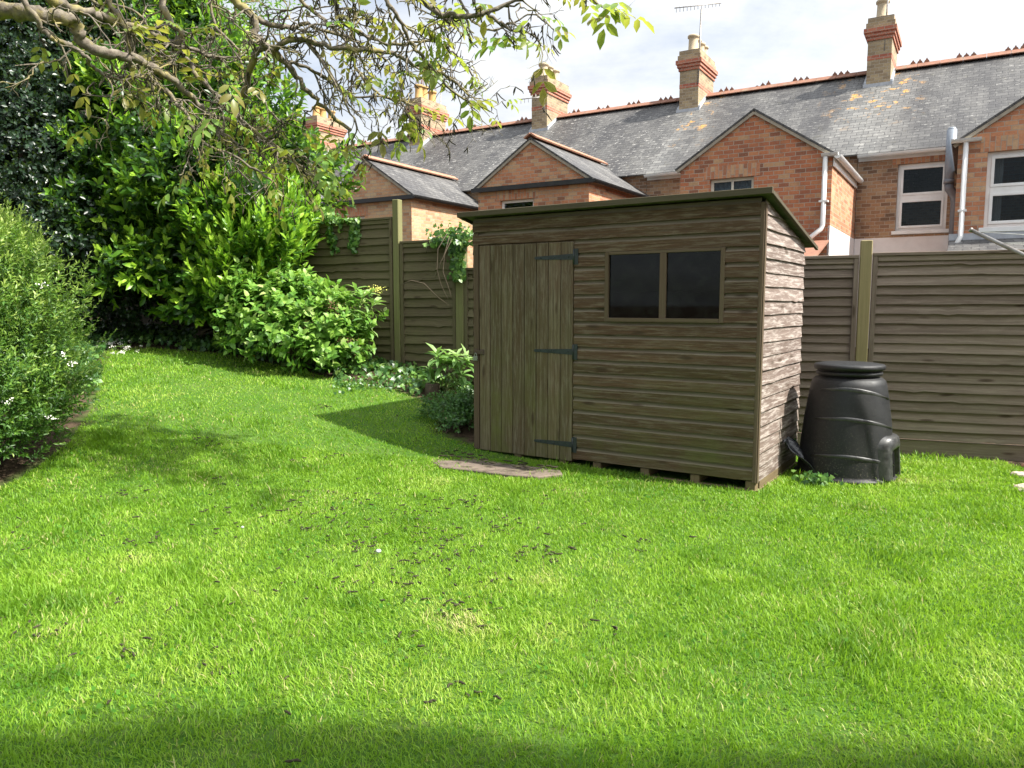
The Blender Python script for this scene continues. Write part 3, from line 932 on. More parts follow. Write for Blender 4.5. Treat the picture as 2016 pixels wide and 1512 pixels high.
def roof_plane(mb, pts, uvs, th=.03):
    """slab of roof covering with its edge faces"""
    P = [Vector(p) for p in pts]
    n = (P[1] - P[0]).cross(P[2] - P[0]).normalized()
    if n.z < 0: n = -n
    lo = [p - n * th for p in P]
    mb.face(P, uvs)
    mb.face(lo[::-1], uvs[::-1])
    for k in range(len(P)):
        k2 = (k + 1) % len(P)
        mb.face([P[k], lo[k], lo[k2], P[k2]], [uvs[k], uvs[k], uvs[k2], uvs[k2]])


def pot(parent, c, h, rr, mat, cage=False):
    m = MB()
    pr = [(rr * .0, 0), (rr * 1.12, 0), (rr * 1.12, .05), (rr * .98, .07), (rr * .9, h * .75), (rr * .92, h * .82), (rr * 1.12, h * .85), (rr * 1.15, h * .95), (rr * 1.05, h), (rr * .8, h), (rr * .78, h - .2), (0, h - .2)]
    m.lathe(c, pr, 18)
    po = m.build('chimney_pot', mat, parent)


def chimney(parent, a, pots, cage=False):
    d0, d1 = DB - .65, DB + .65
    w0 = .25
    m = MB()
    def course(mb, z0, z1, g):
        A = [(a - w0 - g, d1 + g), (a + w0 + g, d1 + g), (a + w0 + g, d0 - g), (a - w0 - g, d0 - g)]
        for k in range(4):
            (xa, da), (xb, db) = A[k], A[(k + 1) % 4]
            u0_, u1_ = k * 1.35, k * 1.35 + math.hypot(xa - xb, da - db)
            mb.face([hp(xa, da, z0), hp(xb, db, z0), hp(xb, db, z1), hp(xa, da, z1)], [(u0_, z0), (u1_, z0), (u1_, z1), (u0_, z1)])
        mb.face([hp(x, d, z1) for x, d in A], [(x, d) for x, d in A])
        mb.face([hp(x, d, z0) for x, d in A][::-1], [(x, d) for x, d in A][::-1])
    course(m, 5.7, 6.87, 0)
    course(m, 6.97, 7.3, 0)
    course(m, 7.56, 7.68, .05)
    course(m, 7.68, 7.8, .02)
    st = m.build('chimney', B_BUFF, parent)
    m = MB()
    course(m, 6.87, 6.97, .004)
    course(m, 7.3, 7.38, .03)
    course(m, 7.38, 7.46, .06)
    course(m, 7.46, 7.56, .09)
    m.build('brick_band', B_BAND, st)
    for (dd, h, mat_) in pots:
        pot(st, hp(a + random.uniform(-.02, .02), DB + dd, 7.8), h, .13, mat_)
        if cage:
            mm = MB()
            for q in range(8):
                an = q * math.pi / 4
                c = hp(a, DB + dd, 7.8 + h)
                mm.tube([c + Vector((.12 * math.cos(an), .12 * math.sin(an), 0)), c + Vector((.09 * math.cos(an), .09 * math.sin(an), .14)), c + Vector((0, 0, .3))], .007, 4)
            mm.build('bird_guard', TERRA, st)
    m = MB()
    zf = 4.33 + (ZR - ZE) * (-(d1 + .01)) / 3.5
    m.box(hp(a - w0 - .06, d1 + .002, zf - .05), HD, HN, UP, 2 * w0 + .12, .06, .13)
    def rz(d): return ZE + (ZR - ZE) * (-d) / 3.5
    for sx, e in ((a + w0 + .002, .05), (a - w0 - .052, .05)):
        P = [hp(sx, d1, rz(d1) + .13), hp(sx, DB, rz(DB) + .1), hp(sx, DB, rz(DB) - .02), hp(sx, d1, rz(d1) - .02)]
        Q = [q + HD * e for q in P]
        m.face(P); m.face(Q)
        m.face([P[0], Q[0], Q[1], P[1]])
        m.face([P[0], Q[0], Q[3], P[3]])
    m.build('flashing', LEAD, st)
    return st


def crest(mb, a0, a1, every, z=ZR):
    """angular ridge tiles, some with three crested points"""
    x = a0
    while x < a1 - .05:
        x2 = min(x + .45, a1)
        for sgn in (1, -1):
            mb.box(hp(x + .004, DB, z + .11), HD, (HN * sgn * .82 - UP * .57).normalized(), (HN * sgn * .57 + UP * .82).normalized(), x2 - x - .008, .2, .022)
        x = x2
    x = a0 + .35
    while x < a1 - .3:
        for k in range(3):
            c = hp(x + k * .14, DB, z + .1)
            for sgn in (0,):
                q_ = random.uniform(.75, 1.0) if random.random() > .08 else .4
                pts = [(-.065, 0), (-.045, .07 * q_), (-.025, .085 * q_), (0, .14 * q_), (.025, .085 * q_), (.045, .07 * q_), (.065, 0)]
                f1 = [c + HD * p + UP * q + HN * .018 for p, q in pts]
                f2 = [c + HD * p + UP * q - HN * .018 for p, q in pts]
                mb.face(f1); mb.face(f2[::-1])
                for q in range(6): mb.face([f1[q], f2[q], f2[q + 1], f1[q + 1]])
        x += every


def gutter(mb, p, q, r_=.055):
    p, q = Vector(p), Vector(q)
    d = (q - p).normalized()
    s_ = d.cross(UP).normalized()
    n = 7
    pr = [(-r_, .0)] + [(r_ * math.cos(t_), r_ * math.sin(t_)) for t_ in np.linspace(math.pi, 2 * math.pi, n)] + [(r_, .0)]
    pin = [(-r_ + .006, .0)] + [((r_ - .006) * math.cos(t_), (r_ - .006) * math.sin(t_)) for t_ in np.linspace(math.pi, 2 * math.pi, n)] + [(r_ - .006, .0)]
    for prof in (pr, pin):
        for (a, b), (c, e) in zip(prof, prof[1:]):
            mb.face([p + s_ * a + UP * b, q + s_ * a + UP * b, q + s_ * c + UP * e, p + s_ * c + UP * e], None, .5, True)
    for e in (p, q):
        mb.face([e + s_ * a + UP * b for a, b in pr])


ZB = -.6
def house(a0, a1, label, wmat, smat, gut, roofmat, wspec, gap=None, painted=False, wfr=None, bars='h', curtain=None, string=False, pots=None, cage=False):
    H = empty('terraced_house', hp(a0, 0, ZB), label, 'house', 'row of brick terraced houses')
    w0, w1 = a1 - 2.6, a1 - .004
    ffn = lambda x, d, z: hp(x, d, z)
    wfn = lambda x, d, z: hp(x, WP + d, z)
    # main facade between the wings
    m = MB()
    zlow = 2.62 if painted else ZB
    holes = [gap] if gap else []
    wall_rect(m, ffn, a0 + .004, w0, zlow, ZE + .02, holes)
    m.face([hp(w0, -.003, WE - .3), hp(w1, -.003, WE - .3), hp(w1, -.003, ZE + .02), hp(w0, -.003, ZE + .02)], [(w0, WE - .3), (w1, WE - .3), (w1, ZE), (w0, ZE)])
    # rest of the shell
    for (pa, pb) in (((a0 + .004, 0), (a0 + .004, -7)), ((a0 + .004, -7), (a1 - .004, -7)), ((a1 - .004, -7), (a1 - .004, 0))):
        m.face([hp(*pa, ZB), hp(*pb, ZB), hp(*pb, ZE), hp(*pa, ZE)], [(0, ZB), (7, ZB), (7, ZE), (0, ZE)])
    for x in (a0 + .004, a1 - .004):
        m.face([hp(x, 0, ZE), hp(x, -7, ZE), hp(x, DB, ZR - .06)], [(0, ZE), (7, ZE), (3.5, ZR)])
    m.build('facade', B_FACADE, H)
    # rear wing: front with gable, two side walls
    m = MB()
    wall_rect(m, wfn, w0, w1, ZB, WE, [wspec])
    mid = (w0 + w1) / 2
    m.face([wfn(w0, 0, WE), wfn(w1, 0, WE), wfn(mid, 0, WA)], [(w0, WE), (w1, WE), (mid, WA)])
    m.face([hp(w0, 0, ZB), hp(w0, WP, ZB), hp(w0, WP, WE), hp(w0, 0, WE)], [(0, ZB), (WP, ZB), (WP, WE), (0, WE)])
    m.build('wing_front', wmat, H)
    m = MB()
    zs_ = 2.62 if painted == 'both' else ZB
    m.face([hp(w1, WP, zs_), hp(w1, 0, zs_), hp(w1, 0, WE), hp(w1, WP, WE)], [(0, zs_), (WP, zs_), (WP, WE), (0, WE)])
    m.build('wing_side', smat, H)
    if painted:
        m = MB()
        m.box(hp(a0 + .006, -.03, ZB), HD, HN, UP, w0 - a0 - .006, .033, 2.62 - ZB)
        if painted == 'both':
            m.box(hp(w1 - .03, 0.004, ZB), HD, HN, UP, .034, WP - .004, 2.62 - ZB)
        m.build('painted_wall', PAINTW, H)
    # lintels of upright bricks
    for fn, hh in ((wfn, wspec), (ffn, gap)):
        if hh:
            m = MB()
            m.box(fn(hh[0] - .1, -.05, hh[3] + .002), HD, HN, UP, hh[1] - hh[0] + .2, .054, .22, .5, 0, (hh[0], .075 * round(hh[3] / .075)))
            m.build('lintel', B_SOLDIER, H)
    sash(H, wfn, *wspec, fmat=wfr, bars=bars, curtain=curtain)
    if gap: sash(H, ffn, *gap)
    # main roof, front slope over the gap and over the wing, back slope
    m = MB()
    ov = .16
    zo = ZE - ov * (ZR - ZE) / 3.5
    SL = math.hypot(3.5 + ov, ZR - zo)
    roof_plane(m, [hp(a0 + .002, ov, zo + .04), hp(a1 - .002, ov, zo + .04), hp(a1 - .002, DB, ZR + .04), hp(a0 + .002, DB, ZR + .04)], [(a0, 0), (a1, 0), (a1, SL), (a0, SL)])
    roof_plane(m, [hp(a0 + .002, -7.16, zo + .04), hp(a1 - .002, -7.16, zo + .04), hp(a1 - .002, DB - .002, ZR + .038), hp(a0 + .002, DB - .002, ZR + .038)], [(a0, 0), (a1, 0), (a1, SL), (a0, SL)])
    rf = m.build('roof', roofmat, H)
    m = MB()
    crest(m, a0 + .3, a1 - .25, .92)
    m.build('ridge_tiles', TERRA, rf)
    # wing roof
    m = MB()
    pit = (WA - WE) / (mid - w0)
    oe = .1
    ws = math.hypot(mid - w0 + oe, WA - WE + oe * pit)
    for sgn, x in ((-1, w0), (1, w1)):
        xe = x + sgn * oe
        if sgn > 0: xe = min(xe, w1 + oe)
        z_e = WE - oe * pit
        roof_plane(m, [hp(xe, WP + .05, z_e + .04), hp(xe, -.75, z_e + .04), hp(mid, -.75, WA + .04), hp(mid, WP + .05, WA + .04)], [(0, 0), (WP + .8, 0), (WP + .8, ws), (0, ws)])
    wr = m.build('wing_roof', SLATE_W, H)
    m = MB()
    for sgn, x in ((-1, w0), (1, w1)):
        m.bar(hp(x + sgn * .06, WP + .022, WE - .06 * pit - .03), hp(mid, WP + .022, WA - .03), .04, .05)
    m.build('verge', VERGE, wr)
    if string:
        m = MB()
        x = -.35
        for sgn in (1, -1):
            m.box(hp(mid, WP + .07, WA + .1), -HN, (HD * sgn * .84 - UP * .54).normalized(), (HD * sgn * .54 + UP * .84).normalized(), WP + .5, .16, .03)
        m.build('ridge_tiles', TERRAP, wr)
        m = MB()
        m.bar(hp(w0 - .12, WP + .06, WE - .08), hp(w1 + .12, WP + .06, WE - .08), .09, .09)
        gutter(m, hp(w1 + .13, WP + .1, WE - .06), hp(w1 + .13, .2, WE - .06), .06)
        m.build('gutter', BLACKG, H)
    m = MB()
    if gut is not None:
        gutter(m, hp(a0 + .02, .2, ZE - .1), hp(w0 - .02, .2, ZE - .1), .06)
        m.box(hp(a0 + .02, .004, ZE - .2), HD, HN, UP, w0 - a0 - .04, .025, .17)
        m.build('gutter', gut, H)
    if pots: chimney(H, a0, pots, cage)
    return H, w0, w1


h0, w0, w1 = house(-1.16, 3.24, 'brick house with two tall white windows and a grey flue pipe', B_OR, B_OR, UPVC, SLATE_A, (1.03, 2.1, 2.47, 3.6), (-.43, .44, 2.74, 4.02), True, None, 'h', (CURTW, .98, 1.25), False, [(.42, .42, POT_C)])
# wing front gutter stub and downpipe, grey flue
m = MB()
gutter(m, hp(w0 - .1, WP + .1, WE + .02), hp(w0 + .3, WP + .1, WE + .02), .055)
m.build('gutter', UPVC, h0)
m = MB()
m.tube([hp(w0 + .1, WP + .08, WE - .03), hp(w0 + .1, WP + .08, 2.35), hp(w0 + .04, WP + .2, 2.2)], .036, 10)
m.box(hp(w0 + .04, WP + .02, 2.72), HD, HN, UP, .12, .1, .03)
m.build('downpipe', UPVC, h0)
m = MB()
m.tube([hp(.46, .3, 4.52), hp(.46, .3, 3.62)], .085, 14)
m.tube([hp(.46, .3, 4.5), hp(.46, .3, 4.56)], [.085, .06], 14)
fl = m.build('flue', GREYPL, h0)
m = MB()
m.tube([hp(.46, .3, 3.62), hp(.46, .3, 3.54)], .092, 14)
m.tube([hp(.46, .3, 3.54), hp(.475, .29, 3.45), hp(.56, .22, 3.33), hp(.58, .2, 3.2), hp(.58, .2, 2.1)], .08, 14)
m.build('flue_bend', GREYP, fl)
m = MB()
roof_plane(m, [hp(w0 - .05, WP + 1.9, 1.75), hp(w1, WP + 1.9, 1.75), hp(w1, WP + .02, 2.3), hp(w0 - .05, WP + .02, 2.3)], [(0, 0), (2.6, 0), (2.6, 2), (0, 2)])
m.build('lean_to_roof', SLATE_W, h0)
m = MB()
m.box(hp(w0 - .06, WP + .004, 2.29), HD, HN, UP, 2.6, .07, .1)
m.build('flashing', LEAD, h0)

h1, w0, w1 = house(-5.6, -1.16, 'red brick house with a tall gabled wing and white corner downpipes, above the shed window', B_RED, B_OR, UPVC, SLATE_A, (-3.215, -2.437, 2.35, 3.54), None, 'both', CREAMW, 'v', (CURT, -3.2, -2.45), False, [(.42, .42, POT_C), (.12, .4, POT_C), (-.2, .4, POT_C), (-.45, .38, POT_C)])
m = MB()
gutter(m, hp(w1 + .09, WP + .12, WE - .04), hp(w1 + .09, .15, WE - .04), .06)
gutter(m, hp(w1 - .16, WP + .1, WE - .0), hp(w1 + .1, WP + .1, WE - .0), .055)
m.box(hp(w1 + .01, .2, WE - .2), HD, HN, UP, .025, WP - .2, .15)
m.build('gutter', UPVC, h1)
m = MB()
m.tube([hp(w1 - .1, WP + .09, WE - .03), hp(w1 - .1, WP + .09, 2.62), hp(w1 - .12, WP + .1, 2.56), hp(w1 - .42, WP + .28, 2.28)], .038, 10)
m.box(hp(w1 - .17, WP + .02, 3.0), HD, HN, UP, .14, .11, .03)
m.build('downpipe', UPVC, h1)
m = MB()
m.tube([hp(w0 - .03, .2, ZE - .13), hp(w0 - .03, .1, ZE - .4), hp(w0 - .03, .1, 2.0)], .036, 10)
m.build('downpipe', UPVC, h1)
m = MB()
roof_plane(m, [hp(w0, WP + 1.9, 1.85), hp(w1 - .45, WP + 1.9, 1.85), hp(w1 - .45, WP + .02, 2.38), hp(w0, WP + .02, 2.38)], [(0, 0), (2.1, 0), (2.1, 2), (0, 2)])
m.build('lean_to_roof', SLATE_W, h1)
m = MB()
roof_plane(m, [hp(w1 - .445, WP + 1.9, 1.85), hp(w1, WP + 1.9, 1.85), hp(w1, WP + .02, 2.38), hp(w1 - .445, WP + .02, 2.38)], [(0, 0), (.45, 0), (.45, 2), (0, 2)])
m.build('lean_to_tiles', TERRA, h1)

h2, _, _ = house(-10.0, -5.6, 'orange brick house with a terracotta wing ridge and small window just over the shed roof', B_OR, B_OR, BLACKG, SLATE_B, (-7.65, -6.85, 2.4, 3.47), None, False, UPVC, 'n', None, True, [(.42, .4, POT_C), (.1, .4, POT_C), (-.3, .4, POT_C)])
h3, _, _ = house(-14.5, -10.0, 'buff and orange brick house whose wing stands over the stepped fence panels', B_BUFFO, B_BUFFO, BLACKG, SLATE_B, (-12.3, -11.4, 2.3, 3.38), None, False, UPVC, 'n', None, True, [(.42, .45, POT_Y), (.18, .45, POT_Y), (-.3, .42, POT_Y)], True)
h4, _, _ = house(-19.0, -14.5, 'brick house mostly hidden by walnut twigs and laurel with ochre chimney pots', B_BUFFO, B_BUFFO, BLACKG, SLATE_B, (-16.8, -15.9, 2.3, 3.38), None, False, UPVC, 'n', None, True, [(.42, .36, POT_Y), (.1, .36, POT_Y), (-.3, .36, POT_Y)])
h5, _, _ = house(-23.5, -19.0, 'farthest brick house, its chimney just showing through the walnut branches', B_BUFFO, B_BUFFO, BLACKG, SLATE_B, (-21.3, -20.4, 2.3, 3.38), None, False, UPVC, 'n', None, True, [(.42, .36, POT_Y), (-.1, .36, POT_Y)])


# aerials on the chimneys
def aerial(base, top, boom0, boom1, n, label, rr=.018, el=.3):
    e = empty('tv_aerial', base, label, 'aerial', 'roof aerials')
    m = MB()
    m.tube([base, top], rr, 6)
    m.build('mast', STEEL, e)
    if n:
        m = MB()
        b0, b1 = Vector(boom0), Vector(boom1)
        m.tube([b0, b1], rr * .6, 5)
        dd = (b1 - b0).normalized()
        for k in range(n):
            c = b0 + (b1 - b0) * (k + .5) / n
            l = el * (1 - .35 * k / n)
            s_ = UP if el < .25 else dd.cross(UP).normalized()
            m.tube([c - s_ * l / 2, c + s_ * l / 2], rr * .35, 4)
        m.build('boom', STEEL, e)
    return e


Yr = 20.2
aerial(at(1374, 165, Yr), at(1381, 18, Yr), at(1328, 16, Yr), at(1420, 6, Yr + .25), 13, 'large rooftop aerial on a tall mast over the cream-potted chimney stack', .022, .22)
aerial(at(1741, 100, 18.0), at(1752, -60, 18.0), at(1700, -70, 18), at(1800, -80, 18), 9, 'pale aerial mast strapped to the single-pot chimney at the right')
aerial(at(1071, 222, 22.3), at(1071, 185, 22.3), at(1022, 196, 22.3), at(1073, 190, 22.3), 7, 'small aerial fixed to the chimney with caged pots', .022, .24)
aerial(at(866, 262, 26.9), at(868, 175, 26.9), at(866, 255, 26.9), at(870, 238, 26.9), 2, 'thin aerial rod beside the half-hidden ochre-potted chimney', .02, .3)

# ------------------------------------------------------------------ house at the near end of the lawn (its shadow lies across the foreground)
NH = Vector((1.9, -6.5, 0))
nh = empty('brick_house', NH, 'brick house standing at the near end of the lawn', 'house')
m = MB()
bx0, bx1, by0, by1, bz = 1.9, 11.0, -8.0, .46, 4.86
for (xa, ya, xb, yb) in ((bx0, by1, bx1, by1), (bx0, by0, bx0, by1), (bx1, by1, bx1, by0), (bx1, by0, bx0, by0)):
    l = math.hypot(xb - xa, yb - ya)
    m.face([(xa, ya, -.2), (xb, yb, -.2), (xb, yb, bz), (xa, ya, bz)], [(0, 0), (l, 0), (l, bz), (0, bz)])
m.build('wall', B_RED, nh)
m = MB()
roof_plane(m, [(bx0 - .1, by1 + .1, bz - .05), (bx1, by1 + .1, bz - .05), (bx1, -3.7, bz + 2.4), (bx0 - .1, -3.7, bz + 2.4)], [(0, 0), (9, 0), (9, 5), (0, 5)])
roof_plane(m, [(bx0 - .1, by0 - .1, bz - .05), (bx1, by0 - .1, bz - .05), (bx1, -3.702, bz + 2.4), (bx0 - .1, -3.702, bz + 2.4)], [(0, 0), (9, 0), (9, 5), (0, 5)])
m.build('roof', SLATE_W, nh)

# ------------------------------------------------------------------ compost bin
CB = Vector((2.62, 5.9, float(hgt(2.62, 5.9))))
bin_ = empty('compost_bin', CB, 'black plastic compost bin with round lid and side hatch beside the shed', 'compost bin')
bprof = [(.372, .0), (.378, .012), (.372, .026), (.352, .03), (.351, .05), (.335, .25), (.314, .45), (.288, .63), (.272, .72), (.262, .752), (.24, .772), (.215, .778), (.212, .80)]
m = MB()
m.lathe(CB, bprof, 56)
body = m.build('body', PLASTIC, bin_)


def brad(z):
    for (r0, z0), (r1, z1) in zip(bprof[4:], bprof[5:]):
        if z0 <= z <= z1: return r0 + (r1 - r0) * (z - z0) / (z1 - z0)
    return .35


def bpt(phi, z, out=0.0):
    r_ = brad(z) + out
    return CB + Vector((r_ * math.cos(phi), r_ * math.sin(phi), z))


for zc in (.69, .47, .19):
    m = MB()
    n = 26
    pr = None
    for k in range(n + 1):
        t_ = k / n
        phi = rad(-160 + 122 * t_)
        z = zc + .012 - .075 * max(0, t_ - .35) ** 1.6 * 2.2 - .03 * (max(0, .35 - t_)) ** 1.3 * 2
        wv = .017 * math.sin(math.pi * min(1, t_ * 1.0)) ** .8 + .0008
        ring = [bpt(phi, z - wv, -.002), bpt(phi, z + wv * .5, .012), bpt(phi, z + wv, -.002)]
        if pr:
            for a, b in ((0, 1), (1, 2)): m.face([pr[a], ring[a], ring[b], pr[b]], None, .5, True)
        pr = ring
    m.build('moulded_swoosh', PLASTICR, body)
m = MB()
m.lathe(CB, [(.222, .79), (.236, .795), (.24, .808), (.236, .82), (.22, .824), (.22, .832), (.25, .836), (.258, .85), (.256, .868), (.247, .876), (.2, .884), (.0, .892)], 56)
m.build('lid', PLASTIC, bin_)
# hatch: arched surround proud of the body and a dark opening
HC = rad(-38)
def hatch_pt(x, z, out):
    """x metres across the hatch"""
    r_ = brad(max(z, .05))
    c = Vector((math.cos(HC), math.sin(HC), 0))
    s_ = Vector((-math.sin(HC), math.cos(HC), 0))
    return CB + c * (math.sqrt(max(r_ * r_ - x * x, .01)) + out) + s_ * x + UP * z
hwo, hwi, zto, zti = .185, .115, .345, .255
def arch(hw_, zt_, rc):
    P = [(-hw_, .03), (-hw_, zt_ - rc)]
    P += [(-hw_ + rc - rc * math.cos(a), zt_ - rc + rc * math.sin(a)) for a in np.linspace(.2, 1.57, 6)]
    P += [(hw_ - rc + rc * math.sin(a), zt_ - rc + rc * math.cos(a)) for a in np.linspace(0, 1.37, 6)]
    return P + [(hw_, zt_ - rc), (hw_, .03)]
m = MB()
rings = [[hatch_pt(x, z, e + o_ * (1.25 - z)) for x, z in arch(hw_, zt_, rc)] for hw_, zt_, rc, e, o_ in
         ((hwo + .012, zto + .012, .1, -.012, 0), (hwo, zto, .09, .026, 0), (hwo - .014, zto - .014, .08, .046, 0), (hwi + .014, zti + .014, .05, .05, 0), (hwi, zti, .04, .04, 0), (hwi - .004, zti - .004, .04, -.02, 0))]
for A_, B_ in zip(rings, rings[1:]):
    for k in range(len(A_) - 1):
        m.face([A_[k], A_[k + 1], B_[k + 1], B_[k]], None, .5, True)
m.build('hatch_surround', PLASTICR, bin_)
m = MB()
zsn = [.03, .1, .18, .25]
for z0, z1 in zip(zsn, zsn[1:]):
    for k in range(6):
        xa, xb = -hwi + 2 * hwi * k / 6, -hwi + 2 * hwi * (k + 1) / 6
        m.face([hatch_pt(xa, z0, .004), hatch_pt(xb, z0, .004), hatch_pt(xb, z1, .004), hatch_pt(xa, z1, .004)])
m.build('hatch_opening', HOLE, bin_)

# crumpled black plastic sheet wedged between shed and bin
m = MB()
pa, pb = sp(SW + .06, .72, 0), sp(SW + .1, .95, 0)
N1, N2 = 9, 14
def film(i, j):
    s_, t_ = i / N1, j / N2
    base = sp(SW + .03 + .3 * t_ ** 1.6, .62 + .2 * s_ + .05 * t_, 0)
    z = .24 - .27 * t_ ** 1.3 + .025 * math.sin(7 * s_ + 3 * t_)
    return base + UP * z + Vector((.016 * math.sin(11 * t_ + 5 * s_), .014 * math.sin(9 * s_ + 8 * t_), 0))
for i in range(N1):
    for j in range(N2):
        m.face([film(i, j), film(i + 1, j), film(i + 1, j + 1), film(i, j + 1)], None, .5, True)
o = m.build('plastic_sheet', FILM, None)
sm_ = o.modifiers.new('thick', 'SOLIDIFY'); sm_.thickness = .006
tag(o, 'crumpled black plastic sheet wedged between the shed side and compost bin', 'plastic sheet')


# ------------------------------------------------------------------ slab, stones, small things on the lawn
def flat_stone(name, pts, z0, z1, mat, label, cat, group=None, bev=.008):
    m = MB()
    top = [Vector((x, y, z1 + random.uniform(-.004, .004))) for x, y in pts]
    bot = [Vector((x, y, z0)) for x, y in pts]
    m.face(top, [(p.x, p.y) for p in top])
    m.face(bot[::-1])
    for k in range(len(pts)):
        k2 = (k + 1) % len(pts)
        m.face([bot[k], bot[k2], top[k2], top[k]])
    return tag(m.build(name, mat, None, bev), label, cat, group)


sl_pts = [ground(*p).xy for p in ((842, 905), (868, 924), (935, 932), (1000, 941), (1060, 946), (1108, 939), (1104, 932), (1010, 917), (940, 903), (905, 894), (860, 895))]
flat_stone('concrete_slab', sl_pts, -.08, .018, CONC, 'worn brown concrete slab on the ground before the shed door', 'paving slab')
SLAB = np.array([(p[0], p[1]) for p in sl_pts])
SLAB = SLAB.mean(0) + (SLAB - SLAB.mean(0)) * np.array([.84, .45])
lbls = ['pale buff stone at the lawn edge under the end of the right fence', 'largest flat stone in the lawn edging at the right border of the photo', 'small broken stone in the right lawn edging', 'reddish chipped stone lying by the right fence foot']
for k, (u, v, s_) in enumerate(((2012, 938, .09), (2040, 962, .15), (2014, 968, .05), (2026, 920, .07))):
    c = ground(u, v)
    n = 7
    pts = [(c.x + s_ * random.uniform(.75, 1.15) * math.cos(q * 6.283 / n), c.y + .7 * s_ * random.uniform(.75, 1.15) * math.sin(q * 6.283 / n)) for q in range(n)]
    flat_stone('edging_stone', pts, c.z - .05, c.z + random.uniform(.015, .035), STONE if k != 3 else TERRAP, lbls[k], 'stone', 'edging stones', .012)


def pebble(u, v, r_, mat, name, label, cat, lift=.04):
    c = ground(u, v) + UP * lift
    m = MB()
    ph = [random.uniform(0, 6) for _ in range(3)]
    def pt(i, j):
        th, f = math.pi * i / 6, 2 * math.pi * j / 9
        rr = r_ * (1 + .15 * math.sin(3 * f + ph[0]) * math.sin(th) + .12 * math.sin(2 * th + ph[1]))
        return c + Vector((rr * math.sin(th) * math.cos(f), rr * math.sin(th) * math.sin(f), rr * .7 * math.cos(th)))
    for i in range(6):
        for j in range(9):
            q = [pt(i, j), pt(i, j + 1), pt(i + 1, j + 1), pt(i + 1, j)]
            if i == 0: q = q[1:] if False else [q[0], q[2], q[3]]
            elif i == 5: q = q[:3]
            m.face(q, None, .5, True)
    return tag(m.build(name, mat, None), label, cat)


pebble(745, 1101, .015, PEB, 'pebble', 'white pebble lying in the grass near the middle of the lawn', 'pebble')
pebble(478, 1052, .009, PEB, 'pebble', 'tiny pale pebble in the grass left of the larger white pebble', 'pebble')


# tree stump near the shed plants
c = ground(852, 778)
m = MB()
m.lathe(c - UP * .05, [(.0, 0), (.09, 0), (.085, .1), (.08, .17), (.07, .18), (.0, .175)], 12)
tag(m.build('tree_stump', STEMB, None), 'short brown stump beside the pale-leaved plant left of the shed', 'stump')

# ------------------------------------------------------------------ rotary clothes dryer, one arm reaching into the picture
T_ = at(1910, 452, 5.37)
S_ = at(2016, 502, 5.25)
hub = T_ + (S_ - T_) * 4.4
dry = empty('rotary_dryer', (hub.x, hub.y, 0), 'rusty rotary clothes dryer arm with thin lines reaching in over the right fence', 'clothes dryer')
m = MB()
m.tube([(hub.x, hub.y, -.1), (hub.x, hub.y, hub.z + .25)], .022, 12)
m.build('pole', STEEL, dry)
arms = []
for k in range(3):
    Rm = Matrix.Rotation(k * math.pi * 2 / 3, 3, 'Z')
    e = hub + Rm @ (T_ - hub)
    arms.append(e)
    m = MB()
    m.tube([hub, e], [.016, .0135], 10)
    m.tube([e - (e - hub).normalized() * .012, e + (e - hub).normalized() * .004], .017, 10)
    m.build('arm', STEEL, dry)
m = MB()
for f in (.96, .86, .75, .63):
    for k in range(3):
        a, b = hub + (arms[k] - hub) * f + UP * .014, hub + (arms[(k + 1) % 3] - hub) * f + UP * .014
        mid_ = (a + b) / 2 - UP * .03
        m.tube([a, (a + mid_) / 2 - UP * .008, mid_, (b + mid_) / 2 - UP * .008, b], .0022, 4)
m.build('clothes_line', UPVC, dry)


# ------------------------------------------------------------------ plants
def stems(parent, base, tips, r0, mat, name='stem', wig=.08, n=6):
    m = MB()
    for t_ in tips:
        b = Vector(base) + Vector((random.uniform(-.08, .08), random.uniform(-.08, .08), 0))
        t_ = Vector(t_)
        pts = []
        for k in range(n + 1):
            f = k / n
            q = b.lerp(t_, f)
            q.z = b.z + (t_.z - b.z) * f ** .8
            if 0 < k < n: q += Vector((random.gauss(0, wig), random.gauss(0, wig), 0)) * (f * (1 - f) * 4)
            pts.append(q)
        m.tube(pts, [r0 * (1 - .7 * k / n) for k in range(n + 1)], 6, False)
    return m.build(name, mat, parent)


def leaves(name, parent, P, A, per, stem, L, W, mat, tmpl, a0=1.2, a1=.35, curl=.25, r0=.1, r1=.85, rs=.14, smooth=False, bright=None):
    Q, D, Nn, t_ = whorls(P, A, per, stem, a0, a1)
    L_ = L * rng.uniform(.7, 1.2, len(Q))
    sb = np.repeat(rng.normal(size=len(P)) * rs, per)
    r_ = np.clip(r0 + (r1 - r0) * t_ + sb + rng.normal(size=len(Q)) * .07, 0, 1)
    if bright is not None: r_ = np.clip(r_ + np.repeat(bright, per), 0, 1)
    return template_mesh(name, tmpl[0], tmpl[1], Q, D, Nn, L_, L_ * W, r_, mat, parent, smooth, curl)


def blob(u, v, Y, ru, rv, ry): return (at(u, v, Y), (ru * Y / F, ry, rv * Y / F))


